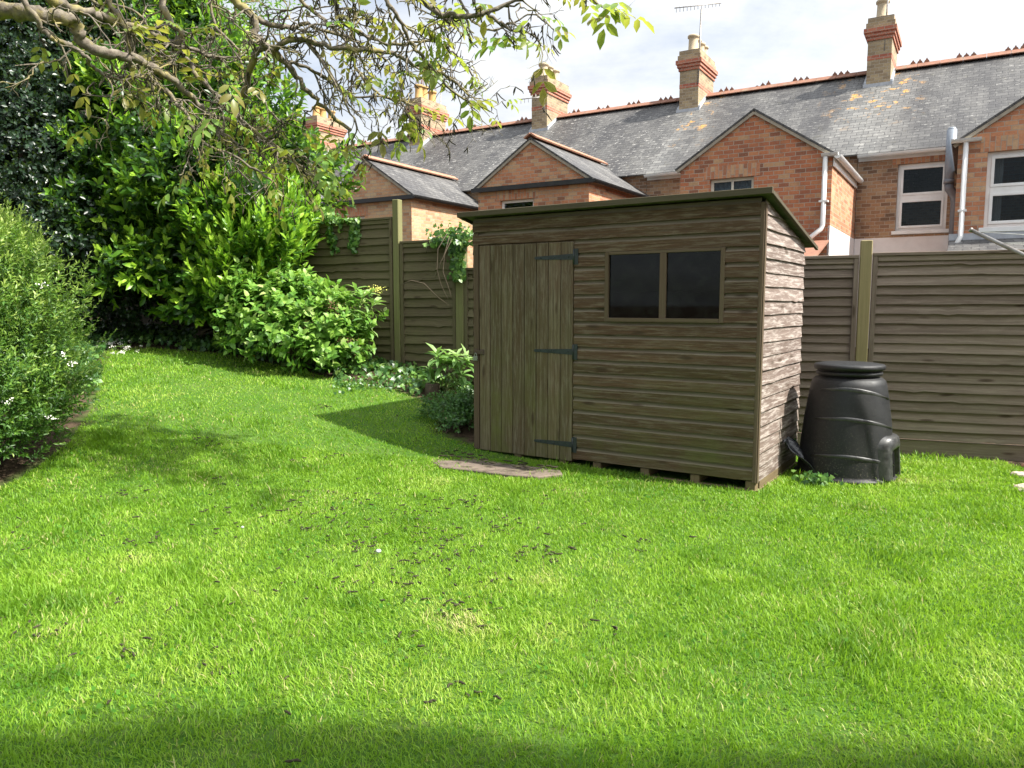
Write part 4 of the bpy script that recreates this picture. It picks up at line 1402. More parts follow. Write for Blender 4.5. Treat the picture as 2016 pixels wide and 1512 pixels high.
# dark holly tree at the far left
hb = [blob(40, 130, 9.9, 190, 190, 1.2), blob(70, 320, 9.6, 150, 150, 1.1), blob(150, 230, 9.9, 90, 170, .9), blob(60, 470, 9.3, 150, 110, .9), blob(170, 480, 9.5, 90, 110, .7), blob(-150, 250, 9.8, 160, 260, 1.1), blob(60, -60, 10.3, 240, 130, 1.3), blob(215, 590, 9.7, 70, 70, .5), blob(300, 570, 10.9, 170, 80, .5), blob(120, 590, 10.0, 120, 70, .6), blob(-20, 420, 10.4, 200, 260, .8), blob(60, 200, 10.8, 200, 260, .8)]
hbase = ground(60, 690)
holly = empty('holly_tree', Vector((-5.9, 9.8, float(hgt(-5.9, 9.8)))), 'dark glossy evergreen tree filling the left edge behind the flowering bush', 'tree')
P, A, k = shoots(hb, 23000, .4, .2, .1)
leaves('crown', holly, P, A, 6, .14, .062, .62, L_HOLLY, LEAF_SMALL, 1.3, .5, .1, .2, .8)
stems(holly, Vector((-5.9, 9.9, .7)), [at(40, 60, 10), at(-100, 200, 9.9), at(160, 200, 10)], .11, STEMB, 'trunk', .15)

# cherry laurel
lb = [blob(280, 150, 10.6, 170, 150, 1.0), blob(390, 120, 10.9, 80, 90, .7), blob(420, 250, 10.4, 130, 110, .9), blob(300, 330, 9.9, 140, 150, 1.0), blob(430, 370, 9.7, 150, 110, .9), blob(560, 345, 10.3, 100, 75, .6), blob(230, 430, 9.6, 80, 90, .6), blob(200, 130, 10.8, 110, 200, .8), blob(500, 300, 10.6, 80, 60, .6)]
lb2 = [blob(490, 470, 9.35, 95, 95, .55), blob(520, 440, 9.5, 75, 80, .5), blob(460, 560, 9.35, 70, 70, .5)]
lb3 = [blob(270, 535, 9.3, 60, 50, .4), blob(360, 520, 9.6, 90, 70, .6), blob(400, 590, 9.5, 60, 40, .4)]
laurel = empty('laurel_shrub', Vector((-3.9, 10.2, float(hgt(-3.9, 10.2)))), 'huge glossy laurel shrub with bright new shoots behind the lawn', 'shrub')
P1, A1, k1 = shoots(lb, 8200, .42, .34, .45)
P2, A2, k2 = shoots(lb2, 1300, .45, .25, 1.5)
P3, A3, k3 = shoots(lb3, 750, .5, .25, .25)
leaves('new_shoots', laurel, P2, A2, 9, .2, .118, .38, L_LAUREL, LEAF_OVAL, 1.0, .15, .1, .3, .85, .1, False, np.full(len(P2), .14))
P, A = np.concatenate([P1, P3]), np.concatenate([A1, A3])
up_ = np.where(P1[:, 2] > 2.6, 0, 1)
br = np.concatenate([np.where(up_ == 1, rng.choice([-.28, -.12, .3], len(P1), p=[.45, .27, .28]), rng.choice([-.32, -.2, .2], len(P1), p=[.55, .3, .15])), rng.choice([-.25, .05, .3], len(P3))])
leaves('crown', laurel, P, A, 8, .16, .125, .4, L_LAUREL, LEAF_OVAL, 1.25, .25, .18, .1, .72, .12, False, br)
stems(laurel, Vector((-4.0, 10.3, .75)), [p[0] for p in lb[:8]] + [p[0] for p in lb2] + [p[0] for p in lb3], .05, STEMB, 'branch', .2, 8)

# pale-leaved tree beyond, seen between the walnut twigs
bt = [blob(350, -10, 13.2, 170, 110, 1.0), blob(230, 60, 13.0, 130, 110, 1.0), blob(400, 130, 13.3, 60, 90, .7), blob(555, 320, 13.5, 75, 50, .6)]
back = empty('background_tree', Vector((-6.0, 13.3, .9)), 'pale leafy tree behind the laurel, seen between the walnut twigs', 'tree')
P, A, k = shoots(bt, 2600, .5, .25, .3)
leaves('crown', back, P, A, 6, .2, .1, .42, L_BACK, LEAF_SMALL, 1.2, .4, .2, .2, .8, .2)
stems(back, Vector((-6.0, 13.3, .9)), [p[0] for p in bt], .07, STEMB, 'trunk', .2)

# flowering small-leaved bush in the left foreground
fb = [(Vector((-4.06, 5.4, 1.02)), (.9, .9, .8)), (Vector((-3.9, 5.25, .72)), (.7, .75, .5)), (Vector((-4.12, 5.4, 1.45)), (.66, .7, .5)), (Vector((-3.85, 5.2, .48)), (.58, .55, .36)), (Vector((-4.7, 5.2, 1.1)), (.8, .8, .9))]
bush = empty('firethorn_bush', Vector((-3.7, 5.25, float(hgt(-3.7, 5.25)))), 'dense small-leaved bush dotted with white blossom at the left edge', 'bush')
P, A, k = shoots(fb, 10500, .35, .16, .75)
ok = P[:, 2] > hgt(P[:, 0], P[:, 1]) + .04
P, A = P[ok], A[ok]
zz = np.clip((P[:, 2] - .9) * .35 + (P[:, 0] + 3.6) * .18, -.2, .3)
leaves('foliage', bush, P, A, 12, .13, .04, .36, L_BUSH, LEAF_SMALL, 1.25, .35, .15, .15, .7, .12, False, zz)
# long wispy new growth
P2, A2, k2 = shoots(fb, 700, .06, .16, 1.3)
ok = P2[:, 2] > .5
leaves('new_shoots', bush, P2[ok], A2[ok], 22, .27, .03, .3, L_BUSH, LEAF_SMALL, 1.0, .3, .1, .5, .95, .1)
stems(bush, Vector((-3.7, 5.25, .1)), [p[0] + Vector((random.uniform(-.3, .3), 0, random.uniform(0, .3))) for p in fb for _ in range(3)], .02, STEMB, 'branch', .1)
fl_pts = [(15, 790, 4.6), (125, 698, 4.8), (142, 714, 4.8), (98, 822, 4.7), (86, 560, 4.9)]
for u, v, Y in fl_pts:
    P = np.array(at(u, v, Y))[None] + rng.normal(size=(20, 3)) * np.array([.016, .016, .01])
    A = unit(rng.normal(size=P.shape) + np.array([0, -.8, .5]))
    template_mesh('blossom', LEAF_SMALL[0], LEAF_SMALL[1], P, np.cross(A, rng.normal(size=A.shape)), A, .011, .010, rng.random(len(P)), WHITEF, bush)

# hydrangea
yb = [blob(570, 612, 9.1, 100, 58, .5), blob(500, 630, 9.0, 70, 75, .45), blob(480, 590, 9.3, 50, 60, .4), blob(660, 655, 9.0, 75, 70, .45), blob(590, 660, 8.85, 110, 50, .4), blob(640, 700, 8.8, 80, 35, .35), blob(560, 590, 9.3, 70, 45, .4)]
hyd = empty('hydrangea_bush', ground(590, 728), 'bright green hydrangea with dried flower heads in front of the ivy-topped fence', 'bush')
P, A, k = shoots(yb, 1250, .5, .32, .75)
leaves('foliage', hyd, P, A, 6, .09, .085, .66, L_HYD, LEAF_BROAD, 1.35, .5, .3, .25, .7, .16)
stems(hyd, ground(590, 726), [p[0] + Vector((random.uniform(-.35, .35), random.uniform(-.2, .2), random.uniform(-.1, .25))) for p in yb for _ in range(5)], .009, STEMB, 'branch', .06)
for u, v in ((655, 622), (668, 605), (672, 668), (690, 672), (610, 640), (640, 690), (650, 600), (605, 648), (700, 690)):
    P = np.array(at(u, v, 8.65))[None] + rng.normal(size=(60, 3)) * np.array([.035, .035, .028])
    A = unit(rng.normal(size=P.shape))
    template_mesh('flower_head', LEAF_SMALL[0], LEAF_SMALL[1], P, np.cross(A, rng.normal(size=A.shape)), A, .016, .012, rng.random(len(P)), DRYF, hyd)


# leggy plants made of stems carrying whorls
def stem_plant(name, base, tips, leafL, leafW, per, mat, label, cat, smat=STEM, a0=1.5, a1=.7, curl=.35, stem=.1, tm=LEAF_OVAL):
    e = empty(name, base, label, cat)
    stems(e, base, tips, .009, smat, 'stem', .03)
    P = np.array([tuple(Vector(t_)) for t_ in tips])
    b = np.array(tuple(base))
    A = unit((P - b) + np.array([0, 0, .35]))
    leaves('foliage', e, P - A * stem * .8, A, per, stem, leafL, leafW, mat, tm, a0, a1, curl, .2, .8, .15)
    return e


hel = stem_plant('spurge_plant', at(660, 700, 8.8), [at(u, v, 8.85 + random.uniform(-.15, .15)) for u, v in ((672, 575), (690, 590), (700, 572), (716, 585), (728, 578), (705, 612), (722, 620), (690, 625), (715, 645), (730, 650), (700, 660), (735, 600), (682, 600))], .15, .34, 9, L_PALE, 'tall lush green plant with a pale yellow flower head right of the hydrangea', 'plant', curl=.5)
P = np.array(at(741, 570, 8.8))[None] + rng.normal(size=(110, 3)) * np.array([.045, .035, .022])
A = unit(rng.normal(size=P.shape) + np.array([0, 0, .6]))
template_mesh('flower_head', LEAF_SMALL[0], LEAF_SMALL[1], P, np.cross(A, rng.normal(size=A.shape)), A, .022, .016, rng.random(len(P)), LIMEF, hel)
pb_ = Vector((-.72, 8.3, float(hgt(-.72, 8.3))))
stem_plant('young_shrub', pb_, [at(u, v, 8.3 + random.uniform(-.12, .12)) for u, v in ((862, 702), (880, 700), (899, 702), (915, 708), (872, 716), (892, 718), (845, 726), (910, 738), (921, 716), (900, 756), (855, 748))], .16, .32, 12, L_PALE, 'young shrub with whorls of long pale green leaves beside the shed', 'shrub', stem=.05, curl=.5)
vb = [(Vector((-.62, 7.45, .24)), (.24, .24, .15)), (Vector((-.5, 7.2, .17)), (.2, .2, .12)), (Vector((-.42, 7.35, .26)), (.14, .2, .17))]
e = empty('variegated_shrub', Vector((-.55, 7.1, float(hgt(-.55, 7.1)))), 'low small-leaved shrub with some cream leaves at the left foot of the shed', 'shrub')
P, A, k = shoots(vb, 620, .5, .2, .5, -.3)
ok = P[:, 2] > hgt(P[:, 0], P[:, 1]) + .01
P, A = P[ok], A[ok]
cream = np.clip((.17 - P[:, 2]) * 3, -.3, .35)
leaves('foliage', e, P, A, 7, .06, .036, .55, L_VAR, LEAF_SMALL, 1.3, .4, .15, .2, .62, .12, False, cream)
stems(e, Vector((-.55, 7.1, float(hgt(-.55, 7.1)))), [p[0] for p in vb for _ in range(4)], .006, STEMB, 'branch', .04)


# ivy
def ivy_leaves(name, parent, P, Nrm, L, r0, r1):
    A = unit(np.cross(Nrm, rng.normal(size=P.shape)) * .8 + np.array([0, 0, -.55]))
    N2 = unit(Nrm + rng.normal(size=P.shape) * .4)
    L_ = L * rng.uniform(.6, 1.25, len(P))
    return template_mesh(name, LEAF_IVY[0], LEAF_IVY[1], P, A, N2, L_, L_ * 1.0, np.clip(rng.uniform(r0, r1, len(P)), 0, 1), L_IVY, parent, False, .15)


dl3, nl3 = DL.to_3d(), Vector((DL.y, -DL.x, 0))
if nl3.dot(-Vector((-1.4, 9.3, 0))) < 0: nl3 = -nl3
iv = empty('fence_ivy', lp(-1.2).to_3d() + UP * 2.3, 'green ivy spilling over the top of the tall fence panel', 'ivy')
pts, nr = [], []
nn3 = np.array(nl3)
for _ in range(900):
    a = -1.9 + 1.35 * random.random() ** 1.0
    q = lp(a).to_3d() + nl3 * random.uniform(-.18, .1) + UP * (2.33 + .18 * random.random() * (1 + .5 * math.sin(a * 9)) * max(0, min(1, (-.5 - a) * 1.3)))
    pts.append(q); nr.append(nl3 * .5 + UP * .9)
strands = [(-.66, .34), (-.7, .42), (-.62, .28), (-1.02, .4), (-1.08, .3), (-1.35, .3), (-1.5, .4), (-1.7, .3), (-.58, .16), (-.85, .14), (-1.2, .2)]
for a, ln in strands:
    nk = int(ln / .0065)
    x = a
    for k in range(nk):
        x += random.gauss(0, .006)
        pts.append(lp(x).to_3d() + nl3 * random.uniform(.02, .07) + UP * (2.36 - ln * k / nk) + dl3 * random.gauss(0, .022))
        nr.append(nl3 + UP * .3)
ivy_leaves('foliage', iv, np.array([tuple(p) for p in pts]), np.array([tuple(p) for p in nr]), .055, .3, 1.0)
m = MB()
for a, ln in strands:
    m.tube([lp(a).to_3d() + nl3 * .03 + UP * 2.37, lp(a + random.gauss(0, .02)).to_3d() + nl3 * .03 + UP * (2.36 - ln)], .003, 4)
m.build('stem', STEMB, iv)

iv2 = empty('post_ivy', lp(.91).to_3d() + UP * 2.0, 'ivy clump with bare trailing stems on the fence post next to the shed', 'ivy')
pts, nr = [], []
for _ in range(420):
    q = lp(.91 + random.gauss(-.06, .16)).to_3d() + UP * (2.02 + abs(random.gauss(0, .1)) - .03) + nl3 * random.uniform(-.05, .16)
    pts.append(q); nr.append(nl3 * .6 + UP * .8)
for _ in range(240):
    f = random.random()
    pts.append(lp(.93 + random.gauss(0, .05)).to_3d() + nl3 * random.uniform(.07, .13) + UP * (2.0 - .42 * f)); nr.append(nl3 + UP * .2)
ivy_leaves('foliage', iv2, np.array([tuple(p) for p in pts]), np.array([tuple(p) for p in nr]), .06, .25, 1.0)
m = MB()
for (us) in (((880, 460), (862, 490), (860, 530), (868, 560), (882, 590)), ((885, 465), (875, 500), (872, 535), (886, 575), (888, 590)), ((870, 462), (850, 470), (838, 500)), ((790, 560), (810, 552), (835, 558), (862, 585), (884, 601)), ((890, 470), (868, 515), (858, 545))):
    m.tube([at(u, v, 8.7 - .0 * i) for i, (u, v) in enumerate(us)], [.005, .0045, .004, .003, .002][:len(us)], 5)
m.build('bare_stem', STEMB, iv2)

# unseen leaves added along the near eaves to fray the foreground shadow edge
shade_lv = empty('shadow_leaves', Vector((3.0, .75, 0)), 'unseen leaves added at the near eaves to fray the edge of the foreground shadow', 'shadow blocker')
cb_ = [(Vector((3.0, .4, 5.0)), (.55, .25, .28)), (Vector((3.5, .4, 4.9)), (.5, .25, .2)), (Vector((2.5, .4, 4.82)), (.5, .2, .12))] + [(Vector((x_, .48, 4.72 + .06 * math.sin(3 * x_))), (.4, .1, .07)) for x_ in np.arange(2.0, 7.6, .55)]
P, A, k = shoots(cb_, 2600, .6, .25, .1)
leaves('foliage', shade_lv, P, A, 6, .14, .075, .6, L_IVY, LEAF_SMALL, 1.3, .4, .15)
stems(shade_lv, Vector((3.0, .68, 0)), [c_[0] for c_ in cb_[:6]], .02, STEMB)

# ivy ground cover along the foot of the beds (uncountable)
n = 9000
cand = np.stack([rng.uniform(-7, .2, n * 6), rng.uniform(6.8, 11.2, n * 6)], 1)
inl = inside(cand[:, 0], cand[:, 1], POLY)
s_f = (cand[:, 0] - Q0.x) * -nl3.x + (cand[:, 1] - Q0.y) * -nl3.y
dens = .35 + .65 * (np.sin(cand[:, 0] * 3.1) * np.sin(cand[:, 1] * 2.7 + 1) > -.3)
okc = (~inl) & (s_f < -.03) & (cand[:, 1] > 7.1) & (rng.random(len(cand)) < dens) & ~((cand[:, 0] > -1.15) & (cand[:, 1] < 8.35) & (cand[:, 0] > -1.0))
cand = cand[okc][:n]
edge_h = .04 + .1 * rng.random(len(cand)) ** 1.5
P = np.stack([cand[:, 0], cand[:, 1], hgt(cand[:, 0], cand[:, 1]) + edge_h], 1)
o = ivy_leaves('ivy_ground_cover', None, P, np.tile([-.1, -.5, .9], (len(P), 1)), .062, .15, .95)
tag(o, 'ivy spreading over the ground below the laurel and along the fence foot', 'ivy', None, 'stuff')

# dandelion, daisies
dpos = ground(498, 708)
e = empty('dandelion', dpos, 'single yellow dandelion at the shaded lawn edge before the laurel', 'flower')
m = MB()
fh = at(498, 703, dpos.y)
m.tube([dpos, fh], .003, 5)
m.build('stem', STEM, e)
P = np.array(fh)[None] + rng.normal(size=(60, 3)) * np.array([.016, .012, .008])
A = unit(rng.normal(size=P.shape) + np.array([0, -.6, .8]))
template_mesh('flower_head', LEAF_SMALL[0], LEAF_SMALL[1], P, np.cross(A, rng.normal(size=A.shape)), A, .018, .008, rng.random(len(P)), YELLOWF, e)
dz_pts = [ground(random.gauss(225, 24), random.gauss(684, 6)) for _ in range(28)] + [ground(random.gauss(252, 12), random.gauss(703, 3)) for _ in range(6)]
P = np.concatenate([np.array(q)[None] + np.array([0, 0, .07]) + rng.normal(size=(14, 3)) * np.array([.012, .012, .006]) for q in dz_pts])
A = unit(rng.normal(size=P.shape) * .6 + np.array([0, -.5, .9]))
o = template_mesh('daisy_flowers', LEAF_SMALL[0], LEAF_SMALL[1], P, np.cross(A, rng.normal(size=A.shape)), A, .014, .009, rng.random(len(P)), WHITEF)
tag(o, 'patch of small white flowers at the lawn edge right of the flowering bush', 'flowers', None, 'stuff')
# low creeping pale plants at the lawn edge by the fence foot
ep = [ground(random.uniform(690, 830), 0) if False else ground(random.uniform(660, 835), random.gauss(762, 6)) for _ in range(420)]
P = np.array([tuple(q) for q in ep]) + np.stack([rng.normal(size=len(ep)) * .03, rng.normal(size=len(ep)) * .05, rng.uniform(.01, .08, len(ep))], 1)
o = ivy_leaves('creeping_weeds', None, P, np.tile([0, -.5, .9], (len(P), 1)), .035, .3, .85)
tag(o, 'pale creeping weeds along the lawn edge below the fence', 'weeds', None, 'stuff')
# small weeds round the bin and in the corner by the shed
wp = [(CB.x - .36 + random.gauss(0, .06), CB.y - .36 + random.gauss(0, .04), random.uniform(.02, .09)) for _ in range(70)] + [(*(sp(SW + .06, .9, 0) + Vector((random.gauss(.12, .04), random.gauss(0, .05), 0))).xy, random.uniform(.12, .34)) for _ in range(60)]
P = np.array([(x, y, float(hgt(x, y)) + z) for x, y, z in wp])
o = ivy_leaves('corner_weeds', None, P, np.tile([0, -.7, .7], (len(P), 1)), .04, .2, .9)
tag(o, 'small leafy weeds growing round the foot of the compost bin', 'weeds', None, 'stuff')

# ------------------------------------------------------------------ walnut tree: limbs surveyed from the photograph, twigs grown from them
wal = empty('walnut_tree', Vector((-4.9, 4.6, float(hgt(-4.9, 4.6)))), 'walnut tree reaching in from the upper left with knobbly twigs and hanging catkins', 'tree')
limbs = [
    # (radius start, radius end, twig density, [(u, v, Y) ...])
    (.05, .011, 1.0, [(-190, 30, 4.6), (0, 21, 4.6), (60, 27, 4.6), (130, 34, 4.65), (153, 58, 4.7), (172, 88, 4.75), (212, 106, 4.8), (258, 112, 4.9), (298, 130, 5.0), (336, 156, 5.1), (372, 188, 5.2), (404, 222, 5.3), (440, 262, 5.4), (480, 300, 5.5)]),
    (.034, .012, .8, [(60, -60, 4.9), (95, -8, 4.9), (132, 14, 5.0), (180, 22, 5.1), (212, 36, 5.2), (280, 58, 5.3), (330, 78, 5.4), (380, 98, 5.5), (440, 118, 5.6)]),
    (.018, .007, .7, [(30, -20, 4.5), (72, 36, 4.55), (84, 60, 4.6), (118, 80, 4.6), (142, 92, 4.7), (168, 112, 4.7), (182, 132, 4.8), (222, 152, 4.9), (262, 150, 5.0), (300, 162, 5.1), (350, 200, 5.2)]),
    (.017, .008, .9, [(200, -50, 5.2), (215, 0, 5.2), (242, 50, 5.2), (256, 92, 5.2), (256, 138, 5.25), (270, 170, 5.3), (300, 210, 5.4)]),
    (.026, .009, 1.0, [(305, -60, 5.4), (316, 0, 5.4), (340, 46, 5.4), (360, 68, 5.4), (348, 98, 5.45), (370, 118, 5.5), (400, 160, 5.5), (450, 210, 5.6), (500, 262, 5.7), (545, 300, 5.8), (600, 330, 5.8)]),
    (.03, .012, .7, [(430, -60, 5.0), (462, 0, 5.0), (500, 34, 5.0), (504, 70, 5.0), (524, 92, 5.0), (560, 120, 5.1), (600, 170, 5.2), (640, 215, 5.3), (690, 262, 5.4)]),
    (.022, .008, 1.0, [(480, 190, 5.4), (500, 118, 5.2), (508, 100, 5.1), (550, 88, 5.0), (598, 76, 5.0), (650, 92, 5.0), (735, 100, 5.0), (778, 107, 5.1), (802, 122, 5.1), (836, 134, 5.2), (880, 150, 5.2), (925, 190, 5.3)]),
    (.02, .007, .9, [(500, 30, 5.1), (524, 46, 5.1), (572, 54, 5.2), (605, 48, 5.2), (640, 60, 5.3), (700, 80, 5.4), (760, 120, 5.5)]),
    (.022, .006, .9, [(760, -70, 4.7), (800, -20, 4.7), (836, 5, 4.7), (868, 25, 4.6), (909, 31, 4.6), (958, 24, 4.6), (1016, 0, 4.6), (1060, -20, 4.6), (1100, -20, 4.6)]),
    (.015, .006, 1.0, [(740, -60, 4.9), (762, 0, 4.9), (780, 30, 4.9), (804, 72, 5.0), (822, 104, 5.0), (852, 135, 5.1), (880, 170, 5.2), (930, 205, 5.2)]),
    (.011, .004, .8, [(958, 24, 4.6), (982, 42, 4.6), (1010, 60, 4.6), (1037, 66, 4.6), (1056, 78, 4.6)]),
    (.008, .003, .3, [(1120, -50, 4.4), (1168, 0, 4.3), (1190, 14, 4.3), (1205, 22, 4.3)]),
    (.014, .005, 1.0, [(400, 222, 5.3), (450, 236, 5.2), (500, 256, 5.2), (540, 290, 5.2), (570, 310, 5.2), (620, 350, 5.2)]),
    (.012, .005, 1.0, [(330, 175, 5.1), (370, 232, 5.0), (402, 278, 5.0), (470, 312, 5.0), (520, 345, 5.0), (548, 368, 5.0)]),
    (.012, .005, 1.0, [(465, 226, 5.5), (504, 262, 5.5), (556, 295, 5.5), (590, 335, 5.5), (640, 358, 5.5)]),
    (.016, .006, 1.0, [(560, -60, 5.5), (590, 0, 5.5), (640, 40, 5.5), (680, 80, 5.5), (700, 130, 5.5), (740, 180, 5.5), (790, 200, 5.6), (850, 220, 5.6)]),
    (.014, .006, 1.0, [(640, -60, 5.2), (660, 0, 5.2), (672, 40, 5.2), (720, 70, 5.3), (790, 90, 5.3), (850, 80, 5.3), (900, 110, 5.4), (930, 150, 5.4)]),
    (.012, .005, 1.0, [(560, 120, 5.2), (600, 130, 5.2), (650, 160, 5.3), (700, 190, 5.3), (760, 190, 5.4), (800, 215, 5.4)]),
    (.012, .005, .9, [(380, -50, 5.8), (410, 0, 5.8), (430, 60, 5.8), (470, 100, 5.8), (480, 160, 5.8), (520, 200, 5.8), (560, 250, 5.9)]),
    (.012, .005, .7, [(130, -40, 5.6), (180, 0, 5.6), (260, 20, 5.6), (300, 60, 5.7), (330, 110, 5.7), (390, 140, 5.7)]),
    (.01, .004, .9, [(600, 76, 5.0), (640, 130, 5.0), (680, 200, 5.0), (700, 250, 5.0), (690, 290, 5.1)]),
    (.01, .004, .8, [(850, -30, 5.0), (900, -5, 5.0), (930, 40, 5.0), (960, 60, 5.0), (1000, 50, 5.0), (1050, 30, 5.0), (1090, 60, 5.0)]),
]


def smooth(pts, per=5):
    out = []
    n = len(pts)
    for i in range(n - 1):
        p0, p1, p2, p3 = pts[max(i - 1, 0)], pts[i], pts[i + 1], pts[min(i + 2, n - 1)]
        for k in range(per):
            t_ = k / per
            out.append(.5 * ((2 * p1) + (p2 - p0) * t_ + (2 * p0 - 5 * p1 + 4 * p2 - p3) * t_ * t_ + (3 * p1 - p0 - 3 * p2 + p3) * t_ ** 3))
    out.append(pts[-1])
    return out


twigs = MB()
wood = MB()
leafP, leafA, catP = [], [], []
allsegs = []


def grow(p, d, ln, r_, lvl):
    """one crooked twig and its side twigs"""
    st = .035
    n = max(2, int(ln / st))
    pts, dirs = [p.copy()], []
    for k in range(n):
        d = (d + Vector((random.gauss(0, .34), random.gauss(0, .34), random.gauss(0, .3) - .06 + (.1 if k > n * .6 else 0)))).normalized()
        p = p + d * st
        pts.append(p.copy())
        dirs.append(d.copy())
    twigs.tube(pts, [r_ * (1 - .55 * k / n) * (1 + .25 * (k % 3 == 0)) for k in range(n + 1)], 5, False)
    for k in range(1, n + 1):
        if lvl < 2 and random.random() < (.42 if lvl == 0 else .3):
            s_ = (dirs[k - 1] + Vector((random.gauss(0, .7), random.gauss(0, .7), random.gauss(-.05, .6)))).normalized()
            grow(pts[k], s_, ln * random.uniform(.3, .6), r_ * .68, lvl + 1)
    rr = random.random()
    if rr < .06: leafP.append(pts[-1]); leafA.append(dirs[-1])
    if random.random() < .3: catP.append(pts[random.randint(1, n)])


for (r0, r1, dens_, us) in limbs:
    pts = smooth([at(*q) for q in us], 5)
    n = len(pts)
    jt = .0035 + r1 * .35
    pts = [p + Vector((random.gauss(0, jt), random.gauss(0, jt), random.gauss(0, jt))) for p in pts]
    rr = [r0 + (r1 - r0) * (k / (n - 1)) ** .85 for k in range(n)]
    wood.tube(pts, [a * (1 + .09 * math.sin(k * 1.9) + random.choice((0, 0, 0, .28)) * random.random()) for k, a in enumerate(rr)], 9, True)
    acc = 0
    for k in range(1, n):
        sg = pts[k] - pts[k - 1]
        if pts[k].z > 4.2: continue
        acc += sg.length * 17 * dens_ * (.4 if rr[k] > .025 else 1)
        while acc > 1:
            acc -= 1
            if random.random() < .25: continue
            dv = (sg.normalized() * .7 + Vector((random.gauss(0, .6), random.gauss(0, .6), random.gauss(-.02, .55)))).normalized()
            grow(pts[k], dv, random.uniform(.14, .44), min(rr[k] * .6, .0068), 0)
    leafP.append(pts[-1]); leafA.append((pts[-1] - pts[-2]).normalized())
# upper scaffold above the frame and trunk outside it
crn = Vector((-4.9, 4.6, 2.6))
scaf = [crn, Vector((-4.2, 4.7, 3.7)), Vector((-3.0, 4.9, 4.3)), Vector((-1.8, 5.0, 4.5)), Vector((-.6, 4.9, 4.4)), Vector((.5, 4.7, 4.0))]
wood.tube(smooth(scaf, 6), [.09 - .07 * k / 30 for k in range(31)], 10)
for (r0, r1, dens_, us) in limbs:
    a = at(*us[0])
    if us[0][1] < 0 and us[0][0] > 50:
        tgt = min(smooth(scaf, 6), key=lambda q: (q - a - Vector((-.4, 0, .3))).length)
        wood.tube([tgt, (tgt + a) / 2 + UP * .05, a], [r0 * 1.3, r0 * 1.1, r0], 8, False)
a = at(*limbs[0][3][0])
wood.tube([crn + Vector((0, 0, .1)), (crn + a) / 2, a], [.09, .065, .05], 10, False)
a = at(*limbs[2][3][0])
wood.tube([at(-190, 30, 4.6), a], [.03, .018], 8, False)
gz0 = float(hgt(-4.9, 4.6))
wood.tube([Vector((-5.0, 4.55, gz0 - .1)), Vector((-4.95, 4.58, 1.2)), crn, crn + Vector((-.15, 0, 1.2)), crn + Vector((-.4, .1, 2.6))], [.19, .15, .13, .1, .05], 12)
wood.build('trunk', BARK, wal)
twigs.build('twigs', BARK, wal)
extra = [(1195, 30, 4.3), (1205, 12, 4.3), (1180, 10, 4.3), (1215, 0, 4.3), (990, 82, 4.6), (1010, 70, 4.6), (1004, 98, 4.6), (880, 40, 4.7), (960, 0, 4.6), (935, 5, 4.6), (860, 90, 4.8), (420, 230, 4.6), (440, 190, 4.6), (480, 220, 4.7), (450, 160, 4.6), (500, 170, 4.7), (470, 245, 4.6), (640, 300, 5.0), (660, 290, 5.1), (640, 330, 5.0), (670, 280, 5.1), (690, 300, 5.2), (600, 300, 5.1), (780, 40, 4.9), (760, 35, 4.9), (820, 40, 4.8), (740, 150, 5.0), (700, 110, 5), (900, 60, 4.8), (590, 260, 5.2), (655, 345, 5.0), (250, 60, 5.2), (330, 40, 5.2), (300, 95, 5.1), (380, 60, 5.3), (260, 30, 5.2)]
for q in extra:
    leafP.append(at(*q))
    leafA.append(Vector((random.gauss(.3, .6), random.gauss(-.1, .5), random.gauss(-.3, .4))).normalized())
LP, LA, LN, LL, LR = [], [], [], [], []
for p, d in zip(leafP, leafA):
    for q in range(random.choice((1, 1, 2))):
        ax = (d + Vector((random.gauss(0, .5), random.gauss(0, .5), random.gauss(-.2, .4)))).normalized()
        s_ = ax.cross(UP)
        if s_.length < .05: s_ = Vector((1, 0, 0))
        s_.normalize()
        nn = s_.cross(ax)
        sz = random.choice((.04, .05, .065, .085, .095))
        base_r = random.random()
        npair = random.choice((2, 2, 3))
        for k in range(npair):
            for sg in (1, -1):
                LP.append(p + ax * sz * (.3 + .75 * k)); LA.append((s_ * sg * .95 + ax * .45 - UP * .25).normalized()); LN.append(nn + Vector((random.gauss(0, .25), random.gauss(0, .25), 0)))
                LL.append(sz * random.uniform(.8, 1.1)); LR.append(base_r)
        LP.append(p + ax * sz * (.3 + .75 * npair - .4)); LA.append((ax - UP * .2).normalized()); LN.append(nn); LL.append(sz * 1.15); LR.append(base_r)
arr = lambda L_: np.array([tuple(q) for q in L_])
LL = np.array(LL)
template_mesh('crown', LEAF_OVAL[0], LEAF_OVAL[1], arr(LP), arr(LA), arr(LN), LL, LL * .46, np.clip(np.array(LR) + rng.normal(size=len(LL)) * .06, 0, 1), L_WALNUT, wal, False, .3)
cat = MB()
for q in [(1052, 62, 4.6), (1046, 58, 4.6), (1060, 66, 4.6), (1068, 70, 4.6), (1040, 44, 4.6)]:
    for _ in range(2): catP.append(at(*q))
for p in catP:
    for _ in range(random.choice((1, 1, 2, 3))):
        l = random.uniform(.04, .1)
        d = Vector((random.gauss(0, .3), random.gauss(0, .3), -1)).normalized()
        q = p.copy()
        pts = [q.copy()]
        for k in range(5):
            d = (d + Vector((random.gauss(0, .22), random.gauss(0, .22), 0))).normalized()
            q = q + d * l / 5
            pts.append(q.copy())
        cat.tube(pts, [.002, .0042, .0038, .0045, .0036, .0015], 5)
cat.build('catkins', CATKIN, wal)

